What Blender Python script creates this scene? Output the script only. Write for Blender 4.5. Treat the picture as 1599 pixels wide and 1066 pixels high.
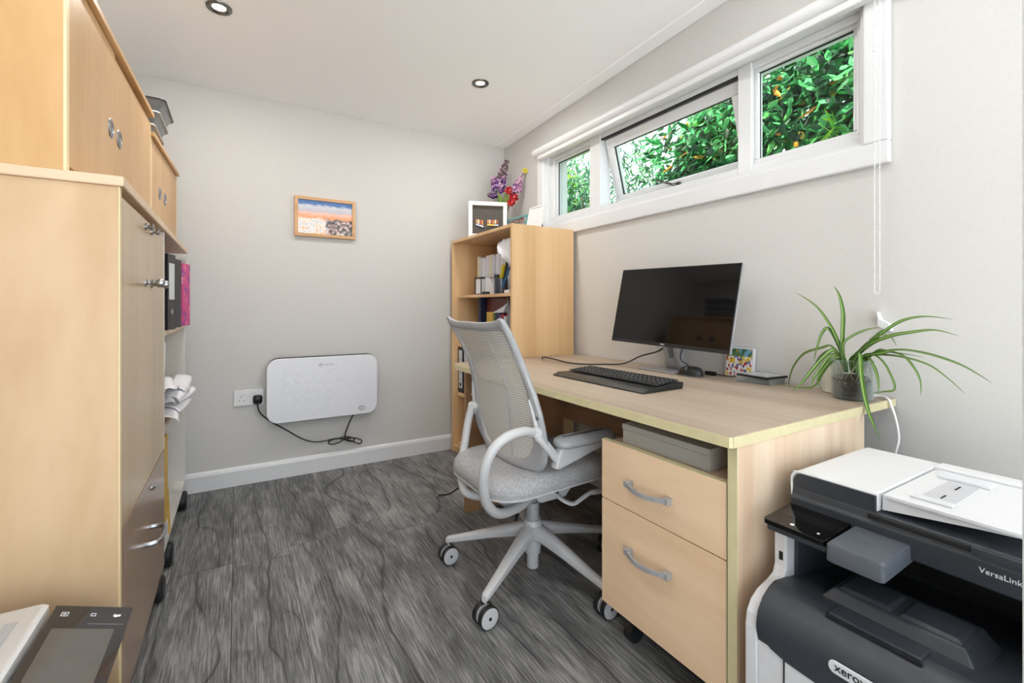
import bpy, bmesh, math, random
from mathutils import Vector, Matrix, Euler
random.seed(7)
for o in list(bpy.data.objects): bpy.data.objects.remove(o)
S = bpy.context.scene
COL = S.collection
PI = math.pi

# ------------------------------------------------------------------ camera, sky, sun, exposure
cam = bpy.data.cameras.new('camera'); co = bpy.data.objects.new('camera', cam); COL.objects.link(co)
cam.sensor_width = 36.0; cam.lens = 714.5 / 1599 * 36.0; cam.shift_y = -54.0 / 1599; cam.clip_start = 0.01
co.location = (0, 0, 1.0)
co.rotation_euler = (PI/2, 0, -math.atan(428.5/714.5))
S.camera = co
W = bpy.data.worlds.new('sky'); S.world = W; W.use_nodes = True
wn = W.node_tree.nodes; wl = W.node_tree.links
bg = wn['Background']; bg.inputs['Color'].default_value = (0.84, 0.93, 1.0, 1); bg.inputs['Strength'].default_value = 3.9
sun = bpy.data.lights.new('sun', 'SUN'); sun.energy = 21.0; sun.angle = 0.03; sun.color = (1, .95, .86)
so = bpy.data.objects.new('sun', sun); COL.objects.link(so)
so.rotation_euler = Vector((.6, -.25, -.75)).to_track_quat('-Z', 'Y').to_euler()
S.view_settings.view_transform = 'Standard'; S.view_settings.look = 'None'
S.view_settings.exposure = -0.04; S.view_settings.gamma = 1.0; S.view_settings.use_curve_mapping = False
try:
    S.cycles.max_bounces = 10; S.cycles.diffuse_bounces = 7; S.cycles.glossy_bounces = 4
    S.cycles.transparent_max_bounces = 24; S.cycles.caustics_reflective = False; S.cycles.caustics_refractive = False
    S.cycles.use_denoising = True
except Exception: pass

# ------------------------------------------------------------------ helpers
def lin(c):
    return tuple(((v/255)/12.92 if v <= 10 else (((v/255)+.055)/1.055)**2.4) for v in c) + (1,)
def mat(name, rgb=(200,200,200), rough=.5, metal=0, spec=.5, coat=0):
    m = bpy.data.materials.new(name); m.use_nodes = True
    b = m.node_tree.nodes['Principled BSDF']
    b.inputs['Base Color'].default_value = lin(rgb); b.inputs['Roughness'].default_value = rough
    b.inputs['Metallic'].default_value = metal; b.inputs['Specular IOR Level'].default_value = spec
    b.inputs['Coat Weight'].default_value = coat; b.inputs['Coat Roughness'].default_value = .08
    return m
def nd(m, t, **k):
    n = m.node_tree.nodes.new(t)
    for a, v in k.items(): setattr(n, a, v)
    return n
def lk(m, a, b): m.node_tree.links.new(a, b)
def bsdf(m): return m.node_tree.nodes['Principled BSDF']
def ramp(m, fac, stops):
    r = nd(m, 'ShaderNodeValToRGB'); e = r.color_ramp.elements
    while len(e) < len(stops): e.new(.5)
    for i, (p, c) in enumerate(stops): e[i].position = p; e[i].color = lin(c)
    lk(m, fac, r.inputs[0]); return r
def coords(m, scale, kind='Object', loc=(0,0,0)):
    t = nd(m, 'ShaderNodeTexCoord'); mp = nd(m, 'ShaderNodeMapping')
    mp.inputs['Scale'].default_value = scale; mp.inputs['Location'].default_value = loc
    lk(m, t.outputs[kind], mp.inputs[0]); return mp.outputs[0]
def speckle(m, rgb, amt=8, scale=40, bump=.0):
    """slight tonal mottling and optional bump on a plain material"""
    n = nd(m, 'ShaderNodeTexNoise'); n.inputs['Scale'].default_value = scale; n.inputs['Detail'].default_value = 3
    lk(m, coords(m, (1,1,1)), n.inputs['Vector'])
    r = ramp(m, n.outputs[0], [(.3, tuple(max(0, v-amt) for v in rgb)), (.7, tuple(min(255, v+amt) for v in rgb))])
    lk(m, r.outputs[0], bsdf(m).inputs['Base Color'])
    if bump:
        b = nd(m, 'ShaderNodeBump'); b.inputs['Strength'].default_value = bump; b.inputs['Distance'].default_value = .002
        lk(m, n.outputs[0], b.inputs['Height']); lk(m, b.outputs[0], bsdf(m).inputs['Normal'])
    return m
def plain(name, rgb, rough=.5, metal=0, amt=4, scale=30, bump=0, spec=.5, coat=0):
    return speckle(mat(name, rgb, rough, metal, spec, coat), rgb, amt, scale, bump)
def wood(name, dark, light, axis='Z', rough=.4, scale=3.0, stretch=.08, spec=.4, lo=.32, hi=.68):
    m = mat(name, light, rough, 0, spec)
    sc = [scale*4]*3; sc['XYZ'.index(axis)] = scale*4*stretch
    v = coords(m, sc)
    n = nd(m, 'ShaderNodeTexNoise'); n.inputs['Scale'].default_value = 1.0; n.inputs['Detail'].default_value = 5
    n.inputs['Distortion'].default_value = .6; lk(m, v, n.inputs['Vector'])
    n2 = nd(m, 'ShaderNodeTexNoise'); n2.inputs['Scale'].default_value = 9.0; n2.inputs['Detail'].default_value = 4
    lk(m, v, n2.inputs['Vector'])
    mx = nd(m, 'ShaderNodeMath', operation='MULTIPLY_ADD'); lk(m, n2.outputs[0], mx.inputs[0]); mx.inputs[1].default_value = .25
    lk(m, n.outputs[0], mx.inputs[2])
    r = ramp(m, mx.outputs[0], [(lo+.12, dark), (hi+.12, light)])
    lk(m, r.outputs[0], bsdf(m).inputs['Base Color'])
    return m
M = {}
def build_materials():
    M['wall'] = plain('painted wall', (205,203,200), .85, amt=1.5, scale=120, bump=.05)
    M['ceiling'] = plain('ceiling paint', (250,252,255), .9, amt=1, scale=100)
    M['white'] = plain('white gloss paint', (222,223,225), .35, amt=1)
    M['upvc'] = plain('white window plastic', (220,221,223), .25, amt=1)
    M['birch'] = wood('pale birch veneer', (194,160,122), (211,181,145), 'Z', .38, 1.0, .35)
    M['birch_hi'] = wood('golden birch veneer', (198,156,104), (217,178,128), 'Z', .38, 1.0, .3)
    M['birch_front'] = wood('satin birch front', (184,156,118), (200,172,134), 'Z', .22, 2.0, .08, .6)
    M['birch_reflection_tone'] = wood('satin birch painted floor reflection', (146,116,92), (160,130,104), 'Z', .2, 2.0, .08, .7)  # colour darkened to stand in for the dark floor reflected in the front
    M['birch_edge'] = plain('pale lipping', (240,216,170), .4, amt=3)
    M['lid'] = wood('pale top board', (214,186,156), (232,206,176), 'X', .4, 1.6, .2)
    M['beech'] = wood('beech laminate', (208,166,118), (230,194,148), 'Z', .45, 1.6, .04)
    M['beech_in'] = wood('beech laminate inside', (196,152,106), (214,174,128), 'Z', .5, 2.0, .06)
    M['desk'] = wood('pale oak desk top', (160,142,124), (190,174,154), 'Y', .42, 1.6, .06)
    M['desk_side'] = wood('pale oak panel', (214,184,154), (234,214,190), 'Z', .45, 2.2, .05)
    M['drawer'] = wood('pale beech drawer front', (224,190,152), (240,210,176), 'Y', .42, 1.5, .12)
    M['edge'] = plain('cream edge band', (212,202,160), .4, amt=4)
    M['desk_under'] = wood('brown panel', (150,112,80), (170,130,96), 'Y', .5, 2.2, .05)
    M['steel'] = plain('brushed steel', (170,172,176), .28, 1, amt=6)
    M['steel_dk'] = plain('dark nickel', (120,118,115), .25, 1, amt=6)
    M['grey_plastic'] = plain('light grey chair plastic', (168,169,172), .38, amt=3)
    M['grey_plastic2'] = plain('pale grey arm pad', (168,170,174), .45, amt=2)
    M['silver_plastic'] = plain('silver plastic tube', (196,196,198), .28, amt=2)
    M['fabric'] = plain('grey seat fabric', (172,172,174), .95, amt=16, scale=160, bump=.3, spec=.1)
    M['tyre'] = plain('black tyre', (24,24,25), .5, amt=3)
    M['black'] = plain('black plastic', (26,27,29), .42, amt=3)
    M['black_gloss'] = plain('glossy black glass', (8,8,9), .05, amt=1, spec=.38)
    M['charcoal'] = plain('charcoal printer plastic', (52,56,62), .42, amt=2, scale=60)
    M['charcoal2'] = plain('slate printer plastic', (84,89,97), .4, amt=2, scale=60)
    M['printer_white'] = plain('printer off white', (214,214,217), .4, amt=2, bump=.03)
    M['adf_white'] = plain('printer lid white', (222,222,224), .45, amt=2, scale=200, bump=.08)
    M['paper'] = plain('paper', (232,232,236), .8, amt=4)
    M['silver'] = plain('silver stand', (168,168,170), .35, .2, amt=3)
    M['grey_tray'] = plain('smoked grey plastic', (122,125,127), .25, amt=6)
    M['soil'] = plain('dark soil', (58,48,40), .9, amt=22, scale=90, bump=.6)
    M['cable'] = plain('black cable', (20,20,21), .45, amt=2)
    M['white_cable'] = plain('white cable', (235,235,235), .4, amt=1)
    M['label'] = plain('white label', (214,216,220), .7, amt=2)
    M['ink'] = plain('black ink', (20,20,22), .6, amt=1)
    M['white_ink'] = plain('white lettering', (235,236,238), .5, amt=1)
    M['yellow'] = plain('yellow card', (206,164,66), .6, amt=12)
    M['blue'] = plain('blue card', (60,110,150), .5, amt=8)
    M['teal'] = plain('teal painted wood', (96,150,152), .5, amt=14)
    M['oak_frame'] = wood('light oak frame', (196,152,108), (218,176,132), 'X', .5, 6, .1)
    M['heater'] = plain('white enamel', (226,228,234), .35, amt=1)
    M['bounce_patio'] = plain('patio stone', (226,226,226), .9, amt=10, scale=3)  # kept very pale so the unseen paving bounces light onto the ceiling
    M['grass'] = plain('lawn', (88,112,58), .95, amt=18, scale=14)
    M['bark'] = plain('bark', (92,74,56), .9, amt=14, scale=20)
    M['stripe_white'] = plain('white shelf laminate', (214,212,206), .5, amt=2)
    M['lens'] = plain('frosted lens', (235,235,235), .3)
    bsdf(M['lens']).inputs['Emission Color'].default_value = (1,.98,.95,1); bsdf(M['lens']).inputs['Emission Strength'].default_value = .9
    M['gasket'] = plain('black gasket', (30,30,32), .6, amt=1)
    # glass
    g = bpy.data.materials.new('window glass'); g.use_nodes = True; nt = g.node_tree; nt.nodes.clear()
    out = nt.nodes.new('ShaderNodeOutputMaterial'); tr = nt.nodes.new('ShaderNodeBsdfTransparent')
    gl = nt.nodes.new('ShaderNodeBsdfGlossy'); gl.inputs['Roughness'].default_value = .02
    tr.inputs['Color'].default_value = (.93,.97,.95,1)
    fr = nt.nodes.new('ShaderNodeFresnel'); fr.inputs['IOR'].default_value = 1.45
    mx = nt.nodes.new('ShaderNodeMixShader')
    ge = nt.nodes.new('ShaderNodeNewGeometry'); inv = nt.nodes.new('ShaderNodeMath'); inv.operation = 'SUBTRACT'; inv.inputs[0].default_value = 1
    mu = nt.nodes.new('ShaderNodeMath'); mu.operation = 'MULTIPLY'
    nt.links.new(ge.outputs['Backfacing'], inv.inputs[1]); nt.links.new(inv.outputs[0], mu.inputs[0]); nt.links.new(fr.outputs[0], mu.inputs[1])
    nt.links.new(mu.outputs[0], mx.inputs[0]); nt.links.new(tr.outputs[0], mx.inputs[1]); nt.links.new(gl.outputs[0], mx.inputs[2])
    nt.links.new(mx.outputs[0], out.inputs[0]); M['glass'] = g
    # thin clear plastic / jar glass: same recipe with a faint milky body
    def milky(name, tint, body, amount, ior=1.5, rough=.08):
        g = bpy.data.materials.new(name); g.use_nodes = True; nt = g.node_tree; nt.nodes.clear()
        out = nt.nodes.new('ShaderNodeOutputMaterial'); tr = nt.nodes.new('ShaderNodeBsdfTransparent'); tr.inputs['Color'].default_value = lin(tint)
        pb = nt.nodes.new('ShaderNodeBsdfPrincipled'); pb.inputs['Base Color'].default_value = lin(body); pb.inputs['Roughness'].default_value = rough
        m1 = nt.nodes.new('ShaderNodeMixShader')
        lw = nt.nodes.new('ShaderNodeLayerWeight'); lw.inputs['Blend'].default_value = .35
        ad = nt.nodes.new('ShaderNodeMath'); ad.operation = 'MULTIPLY_ADD'; ad.inputs[1].default_value = .6; ad.inputs[2].default_value = amount; ad.use_clamp = True
        nt.links.new(lw.outputs['Facing'], ad.inputs[0]); nt.links.new(ad.outputs[0], m1.inputs[0])
        nt.links.new(tr.outputs[0], m1.inputs[1]); nt.links.new(pb.outputs[0], m1.inputs[2]); nt.links.new(m1.outputs[0], out.inputs[0])
        return g
    M['jar_glass'] = milky('jar glass', (246,250,248), (190,198,196), .0)
    M['clear_plastic'] = milky('frosted clear plastic', (244,243,240), (236,235,231), .2, rough=.15)
    M['cd_plastic'] = milky('clear case plastic', (238,240,240), (190,196,194), .25)
    # mesh of the chair back: open weave of horizontal strands
    m = mat('pale mesh weave', (212,211,206), .6); b = bsdf(m)
    t = nd(m, 'ShaderNodeTexCoord'); sx = nd(m, 'ShaderNodeSeparateXYZ'); lk(m, t.outputs['Object'], sx.inputs[0])
    w = nd(m, 'ShaderNodeMath', operation='MULTIPLY'); lk(m, sx.outputs['Z'], w.inputs[0]); w.inputs[1].default_value = 2*PI/.0088
    sn = nd(m, 'ShaderNodeMath', operation='SINE'); lk(m, w.outputs[0], sn.inputs[0])
    mr = nd(m, 'ShaderNodeMapRange'); lk(m, sn.outputs[0], mr.inputs[0]); mr.inputs[1].default_value = -.95; mr.inputs[2].default_value = -.35
    mr.inputs[3].default_value = .5; mr.inputs[4].default_value = 1
    lk(m, mr.outputs[0], b.inputs['Alpha']); M['weave'] = m
    # floor planks
    m = mat('grey oak laminate', (110,110,110), .5, spec=.3)
    t = nd(m, 'ShaderNodeTexCoord'); sp = nd(m, 'ShaderNodeSeparateXYZ'); lk(m, t.outputs['Object'], sp.inputs[0])
    def mth(op, a, b=None, c=None):
        n = nd(m, 'ShaderNodeMath', operation=op)
        for i, v in enumerate((a, b, c)):
            if v is None: continue
            if isinstance(v, (int, float)): n.inputs[i].default_value = v
            else: lk(m, v, n.inputs[i])
        return n.outputs[0]
    px = mth('DIVIDE', mth('ADD', sp.outputs['X'], 10*.198 + .018), .198)
    ix = mth('FLOOR', px); fx = mth('FRACT', px)
    wnz = nd(m, 'ShaderNodeTexWhiteNoise', noise_dimensions='1D'); lk(m, ix, wnz.inputs['W'])
    py = mth('DIVIDE', mth('ADD', sp.outputs['Y'], mth('MULTIPLY_ADD', wnz.outputs['Value'], .22, 12.8 - 2.2)), 1.28)
    iy = mth('FLOOR', py); fy = mth('FRACT', py)
    pid = mth('MULTIPLY_ADD', iy, 17.37, ix)
    wn2 = nd(m, 'ShaderNodeTexWhiteNoise', noise_dimensions='1D'); lk(m, pid, wn2.inputs['W'])
    ox = mth('MULTIPLY', wn2.outputs['Value'], 53.0)
    cb = nd(m, 'ShaderNodeCombineXYZ'); lk(m, mth('ADD', sp.outputs['X'], ox), cb.inputs[0]); lk(m, mth('MULTIPLY_ADD', sp.outputs['Y'], 1, ox), cb.inputs[1])
    def ns(sc, scale, detail, dist, rough=.55):
        mp = nd(m, 'ShaderNodeMapping'); mp.inputs['Scale'].default_value = sc; lk(m, cb.outputs[0], mp.inputs[0])
        n = nd(m, 'ShaderNodeTexNoise'); n.inputs['Scale'].default_value = scale; n.inputs['Detail'].default_value = detail
        n.inputs['Distortion'].default_value = dist; n.inputs['Roughness'].default_value = rough
        lk(m, mp.outputs[0], n.inputs['Vector']); return n.outputs[0]
    broad = ns((1,.3,1), 8, 5, 1.2)
    fine = ns((1,.04,1), 190, 5, .5, .65)
    crack = ns((1,.14,1), 6.5, 2, 1.0)
    # long wandering crack down each plank, plus a second fainter one
    def wander(seed, freq, amp, width, lo_, hi_, strength):
        c2 = nd(m, 'ShaderNodeCombineXYZ'); lk(m, mth('MULTIPLY_ADD', sp.outputs['Y'], freq, mth('MULTIPLY_ADD', ox, 3.1, seed)), c2.inputs[0]); lk(m, mth('MULTIPLY', px, .55), c2.inputs[1])
        n1 = nd(m, 'ShaderNodeTexNoise'); n1.inputs['Scale'].default_value = 1.0; n1.inputs['Detail'].default_value = 2.5; n1.inputs['Roughness'].default_value = .35; lk(m, c2.outputs[0], n1.inputs['Vector'])
        off = mth('MULTIPLY_ADD', mth('SUBTRACT', n1.outputs[0], .5), amp, .5)
        dist = mth('ABSOLUTE', mth('SUBTRACT', fx, off))
        c3 = nd(m, 'ShaderNodeCombineXYZ'); lk(m, mth('MULTIPLY_ADD', sp.outputs['Y'], 3.3, mth('MULTIPLY_ADD', ox, 5.7, seed*2)), c3.inputs[0])
        n2 = nd(m, 'ShaderNodeTexNoise'); n2.inputs['Scale'].default_value = 1.0; n2.inputs['Detail'].default_value = 2; lk(m, c3.outputs[0], n2.inputs['Vector'])
        msk = nd(m, 'ShaderNodeMapRange'); lk(m, n2.outputs[0], msk.inputs[0]); msk.inputs[1].default_value = lo_; msk.inputs[2].default_value = hi_
        core = nd(m, 'ShaderNodeMapRange'); lk(m, dist, core.inputs[0]); core.inputs[1].default_value = width*.3; core.inputs[2].default_value = width; core.inputs[3].default_value = 1; core.inputs[4].default_value = 0
        halo = nd(m, 'ShaderNodeMapRange'); lk(m, dist, halo.inputs[0]); halo.inputs[1].default_value = 0; halo.inputs[2].default_value = width*7; halo.inputs[3].default_value = .38; halo.inputs[4].default_value = 0
        return mth('MULTIPLY', mth('MULTIPLY', mth('MAXIMUM', core.outputs[0], halo.outputs[0]), msk.outputs[0]), strength)
    vein = mth('MAXIMUM', wander(3.0, 1.7, 1.7, .034, .36, .48, .8), wander(41.0, 2.1, 2.6, .024, .45, .57, .65))
    knot = nd(m, 'ShaderNodeMapRange'); lk(m, ns((1,.5,1), 8.5, 2, .6), knot.inputs[0]); knot.inputs[1].default_value = .66; knot.inputs[2].default_value = .8
    tone = mth('ADD', mth('MULTIPLY', broad, .38), mth('MULTIPLY', fine, .62))
    tone = mth('ADD', tone, mth('MULTIPLY_ADD', wn2.outputs['Value'], .06, -.03))
    r = ramp(m, tone, [(.39, (76,76,77)), (.5, (114,114,114)), (.61, (156,155,154))])
    dk = mth('MAXIMUM', mth('MULTIPLY', vein, .9), mth('MULTIPLY', knot.outputs[0], .6))
    mx = nd(m, 'ShaderNodeMix', data_type='RGBA'); lk(m, dk, mx.inputs[0]); lk(m, r.outputs[0], mx.inputs[6]); mx.inputs[7].default_value = lin((40,40,41))
    sx1 = mth('LESS_THAN', fx, .012); sy1 = mth('LESS_THAN', fy, .0022); seam = mth('MAXIMUM', sx1, sy1)
    mx2 = nd(m, 'ShaderNodeMix', data_type='RGBA'); lk(m, mth('MULTIPLY', seam, .75), mx2.inputs[0]); lk(m, mx.outputs[2], mx2.inputs[6]); mx2.inputs[7].default_value = lin((40,40,40))
    lk(m, mx2.outputs[2], bsdf(m).inputs['Base Color'])
    bp = nd(m, 'ShaderNodeBump'); bp.inputs['Strength'].default_value = .25; bp.inputs['Distance'].default_value = .002
    lk(m, mth('SUBTRACT', tone, mth('ADD', seam, vein)), bp.inputs['Height']); lk(m, bp.outputs[0], bsdf(m).inputs['Normal'])
    M['floor'] = m
    # foliage materials, colour varies leaf by leaf
    def leafmat(name, stops, trans=.35):
        m = mat(name, (60,110,50), .55, spec=.25)
        gm = nd(m, 'ShaderNodeNewGeometry'); r = ramp(m, gm.outputs['Random Per Island'], stops); r.color_ramp.interpolation = 'LINEAR'
        lk(m, r.outputs[0], bsdf(m).inputs['Base Color'])
        tl = nd(m, 'ShaderNodeBsdfTranslucent'); lk(m, r.outputs[0], tl.inputs[0])
        ms = nd(m, 'ShaderNodeMixShader'); ms.inputs[0].default_value = trans
        lk(m, bsdf(m).outputs[0], ms.inputs[1]); lk(m, tl.outputs[0], ms.inputs[2])
        o = [n for n in m.node_tree.nodes if n.type == 'OUTPUT_MATERIAL'][0]; lk(m, ms.outputs[0], o.inputs[0]); return m
    M['laurel'] = leafmat('laurel leaves', [(0,(6,36,18)), (.4,(16,80,34)), (.65,(36,120,52)), (.88,(80,166,104)), (.965,(90,150,60)), (.975,(200,130,36)), (1,(200,130,36))])
    M['willow'] = leafmat('slender leaves', [(0,(10,50,36)), (.5,(26,92,60)), (.8,(60,130,76)), (1,(120,170,80))])
    M['lime'] = leafmat('bright bamboo leaves', [(0,(50,120,34)), (.5,(96,160,40)), (1,(160,200,64))])
    for nm, cs in (('petal_violet',[(0,(58,28,84)),(.5,(104,58,140)),(.85,(150,100,170)),(1,(206,180,200))]),('petal_plum',[(0,(60,40,54)),(.6,(110,76,96)),(1,(190,160,170))]),
                   ('petal_pink',[(0,(150,90,150)),(.5,(196,140,180)),(1,(236,210,214))]),('petal_red',[(0,(110,8,20)),(.5,(172,20,34)),(1,(214,60,66))])): M[nm] = leafmat(nm.replace('_',' '), cs, .15)
    m = mat('spider plant leaf', (70,120,45), .4); M['spider'] = m
    sxn = nd(m, 'ShaderNodeUVMap'); sp = nd(m, 'ShaderNodeSeparateXYZ'); lk(m, sxn.outputs[0], sp.inputs[0])
    r = ramp(m, sp.outputs['X'], [(0,(64,100,30)), (.38,(82,124,40)), (.46,(160,176,100)), (.54,(160,176,100)), (.62,(78,118,38)), (1,(56,92,28))]); lk(m, r.outputs[0], bsdf(m).inputs['Base Color'])

build_materials()

def tag(o, label=None, cat=None, group=None, kind=None):
    if label: o['label'] = label
    if cat: o['category'] = cat
    if group: o['group'] = group
    if kind: o['kind'] = kind
    return o
def thing(name, loc, label, cat, group=None):
    o = bpy.data.objects.new(name, None); COL.objects.link(o); o.location = loc; o.empty_display_size = .05
    return tag(o, label, cat, group)
def base_of(p):
    v = Vector((0,0,0))
    while p is not None: v += p.location; p = p.parent
    return v
def obj(name, bm, m, parent=None, smooth=False, loc=None, bevel=0, seg=2, label=None):
    """link a bmesh (world coordinates) as one mesh object"""
    me = bpy.data.meshes.new(name)
    bmesh.ops.recalc_face_normals(bm, faces=bm.faces)
    if smooth:
        for f in bm.faces: f.smooth = True
    bm.to_mesh(me); bm.free()
    o = bpy.data.objects.new(name, me); COL.objects.link(o)
    for mm in (m if isinstance(m, (list, tuple)) else [m]): me.materials.append(mm)
    if parent:
        o.parent = parent; me.transform(Matrix.Translation(-base_of(parent)))
    elif loc is not None:
        me.transform(Matrix.Translation(-Vector(loc))); o.location = loc
    if smooth:
        try: me.set_sharp_from_angle(angle=math.radians(38))
        except Exception: pass
    if bevel:
        b = o.modifiers.new('bevel', 'BEVEL'); b.width = bevel; b.segments = seg; b.limit_method = 'ANGLE'; b.angle_limit = .7
    if label: o['label'] = label
    return o
def BM(): return bmesh.new()
def box(bm, x0, x1, y0, y1, z0, z1, T=None, mi=0):
    vs = [bm.verts.new(Vector(p) if T is None else T @ Vector(p)) for p in
          [(x0,y0,z0),(x1,y0,z0),(x1,y1,z0),(x0,y1,z0),(x0,y0,z1),(x1,y0,z1),(x1,y1,z1),(x0,y1,z1)]]
    for f in [(0,3,2,1),(4,5,6,7),(0,1,5,4),(1,2,6,5),(2,3,7,6),(3,0,4,7)]:
        fc = bm.faces.new([vs[i] for i in f]); fc.material_index = mi
    return bm
def mbox(*a, **k): return box(BM(), *a, **k)
def prism(bm, poly, ax, a0, a1, T=None, mi=0):
    """extrude a 2D polygon along an axis; poly in the other two coordinates (cyclic order)"""
    def P(u, v, w):
        p = {'X': (w,u,v), 'Y': (u,w,v), 'Z': (u,v,w)}[ax]; p = Vector(p); return p if T is None else T @ p
    A = [bm.verts.new(P(u,v,a0)) for u, v in poly]; B = [bm.verts.new(P(u,v,a1)) for u, v in poly]
    n = len(poly); fs = [bm.faces.new(A), bm.faces.new(B[::-1])]
    for i in range(n): fs.append(bm.faces.new([A[i], A[(i+1)%n], B[(i+1)%n], B[i]]))
    for f in fs: f.material_index = mi
    return bm
def frames(pts, up=Vector((0,0,1))):
    out = []; n = len(pts); prev = None
    for i in range(n):
        t = (pts[min(i+1,n-1)] - pts[max(i-1,0)]).normalized()
        if prev is None:
            a = up if abs(t.dot(up)) < .95 else Vector((1,0,0)); x = t.cross(a).normalized()
        else: x = (prev - t*prev.dot(t)).normalized()
        prev = x; out.append((x, t.cross(x).normalized()))
    return out
def smooth_path(pts, k=6):
    P = [Vector(p) for p in pts]; out = []
    for i in range(len(P)-1):
        p0 = P[max(i-1,0)]; p1 = P[i]; p2 = P[i+1]; p3 = P[min(i+2,len(P)-1)]
        for j in range(k):
            t = j/k; out.append(.5*((2*p1)+(-p0+p2)*t+(2*p0-5*p1+4*p2-p3)*t*t+(-p0+3*p1-3*p2+p3)*t**3))
    out.append(P[-1]); return out
def tube(bm, pts, r, n=8, k=0, flat=1.0, T=None, cap=True, mi=0):
    P = smooth_path(pts, k) if k else [Vector(p) for p in pts]
    fr = frames(P); rings = []
    for i, (p, (x, y)) in enumerate(zip(P, fr)):
        rr = r(i/(len(P)-1)) if callable(r) else r
        ring = []
        for j in range(n):
            a = 2*PI*j/n; v = p + x*(math.cos(a)*rr) + y*(math.sin(a)*rr*flat)
            ring.append(bm.verts.new(v if T is None else T @ v))
        rings.append(ring)
    for a, b in zip(rings, rings[1:]):
        for j in range(n): bm.faces.new([a[j], a[(j+1)%n], b[(j+1)%n], b[j]]).material_index = mi
    if cap:
        bm.faces.new(rings[0][::-1]).material_index = mi; bm.faces.new(rings[-1]).material_index = mi
    return bm
def lathe(bm, prof, c, ax='Z', n=24, T=None, mi=0):
    """prof: list of (radius, height) along axis from c"""
    c = Vector(c); rings = []
    for r, h in prof:
        ring = []
        for j in range(n):
            a = 2*PI*j/n; u, v = max(r,1e-5)*math.cos(a), max(r,1e-5)*math.sin(a)
            p = c + Vector({'X': (h,u,v), 'Y': (u,h,v), 'Z': (u,v,h)}[ax]); ring.append(bm.verts.new(p if T is None else T @ p))
        rings.append(ring)
    for a, b in zip(rings, rings[1:]):
        for j in range(n): bm.faces.new([a[j], a[(j+1)%n], b[(j+1)%n], b[j]]).material_index = mi
    bm.faces.new(rings[0][::-1]).material_index = mi; bm.faces.new(rings[-1]).material_index = mi
    return bm
def rrect(x0, x1, y0, y1, r, n=6):
    out = []
    for cx, cy, a0 in ((x1-r,y1-r,0),(x0+r,y1-r,PI/2),(x0+r,y0+r,PI),(x1-r,y0+r,1.5*PI)):
        for i in range(n+1):
            a = a0 + PI/2*i/n; out.append((cx+r*math.cos(a), cy+r*math.sin(a)))
    return out
def loft(bm, rings, T=None, mi=0, caps=True):
    R = [[bm.verts.new(Vector(p) if T is None else T @ Vector(p)) for p in ring] for ring in rings]; n = len(R[0])
    for a, b in zip(R, R[1:]):
        for j in range(n): bm.faces.new([a[j], a[(j+1)%n], b[(j+1)%n], b[j]]).material_index = mi
    if caps: bm.faces.new(R[0][::-1]).material_index = mi; bm.faces.new(R[-1]).material_index = mi
    return bm
def text(name, s, size, T, m, parent, depth=.0004, bold=0):
    cu = bpy.data.curves.new('tmp', 'FONT'); cu.body = s; cu.size = size; cu.extrude = depth; cu.offset = bold
    to = bpy.data.objects.new('tmp', cu); COL.objects.link(to)
    dg = bpy.context.evaluated_depsgraph_get(); me = bpy.data.meshes.new_from_object(to.evaluated_get(dg))
    bpy.data.objects.remove(to); me.name = name
    me.transform(T); me.transform(Matrix.Translation(-base_of(parent)))
    o = bpy.data.objects.new(name, me); COL.objects.link(o); o.parent = parent; me.materials.clear(); me.materials.append(m); return o
def basis(o, x, y):
    x = Vector(x).normalized(); y = Vector(y).normalized(); z = x.cross(y)
    return Matrix.Translation(Vector(o)) @ Matrix((x, y, z)).transposed().to_4x4()
def dup(root, loc, rotz=None, label=None, group=None):
    r = root.copy(); COL.objects.link(r); r.location = loc
    if rotz is not None: r.rotation_euler = (0,0,rotz)
    if label: r['label'] = label
    if group: r['group'] = group
    for ch in list(root.children):
        c = ch.copy(); COL.objects.link(c); c.parent = r
        for g in list(ch.children):
            d = g.copy(); COL.objects.link(d); d.parent = c
    return r
def struct(name, bm, m, **k): return tag(obj(name, bm, m, **k), kind='structure')
def Rz(c, a): return Matrix.Translation(Vector(c)) @ Matrix.Rotation(a, 4, 'Z')

# ------------------------------------------------------------------ the room
XL, XR, YB, YF = -.66, 1.728, 2.998, -1.7
def ceil_z(y): return 2.195 + .037*(YB - y)
struct('floor', mbox(XL-.1, XR+.15, YF-.05, YB+.1, -.08, 0), M['floor'])
struct('wall_back', mbox(XL-.12, XR+.17, YB, YB+.14, 0, 2.5), M['wall'])
struct('wall_left', mbox(XL-.12, XL, -.70, YB, 0, 2.5), M['wall'])
bm = BM(); WY0, WY1, WZ0, WZ1 = .676, 2.455, 1.514, 1.985
box(bm, XR, XR+.17, YF, YB, 0, WZ0); box(bm, XR, XR+.17, YF, YB, WZ1, 2.5)
box(bm, XR, XR+.17, YF, WY0, WZ0, WZ1); box(bm, XR, XR+.17, WY1, YB, WZ0, WZ1)
struct('wall_right', bm, M['wall'])
bm = BM(); box(bm, XL-.12, XR+.17, YF-.12, YF, 2.20, 2.6); box(bm, XL-.12, XL, YF, -.70, 2.20, 2.6)  # lintels over unseen openings, shaped to let more daylight in
struct('wall_front', bm, M['wall'])
bm = BM(); prism(bm, [(YF-.3, ceil_z(YF-.3)), (YB+.2, ceil_z(YB+.2)), (YB+.2, 2.6), (YF-.3, 2.6)], 'X', XL-.3, XR+.3)
struct('ceiling', bm, M['ceiling'])
bm = BM(); e = .006
prism(bm, [(.2, ceil_z(.2)-e), (YB, ceil_z(YB)-e), (YB, ceil_z(YB)+.02), (.2, ceil_z(.2)+.02)], 'X', XR-.085, XR)
struct('trim_1', bm, M['ceiling'], bevel=.005)
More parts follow.
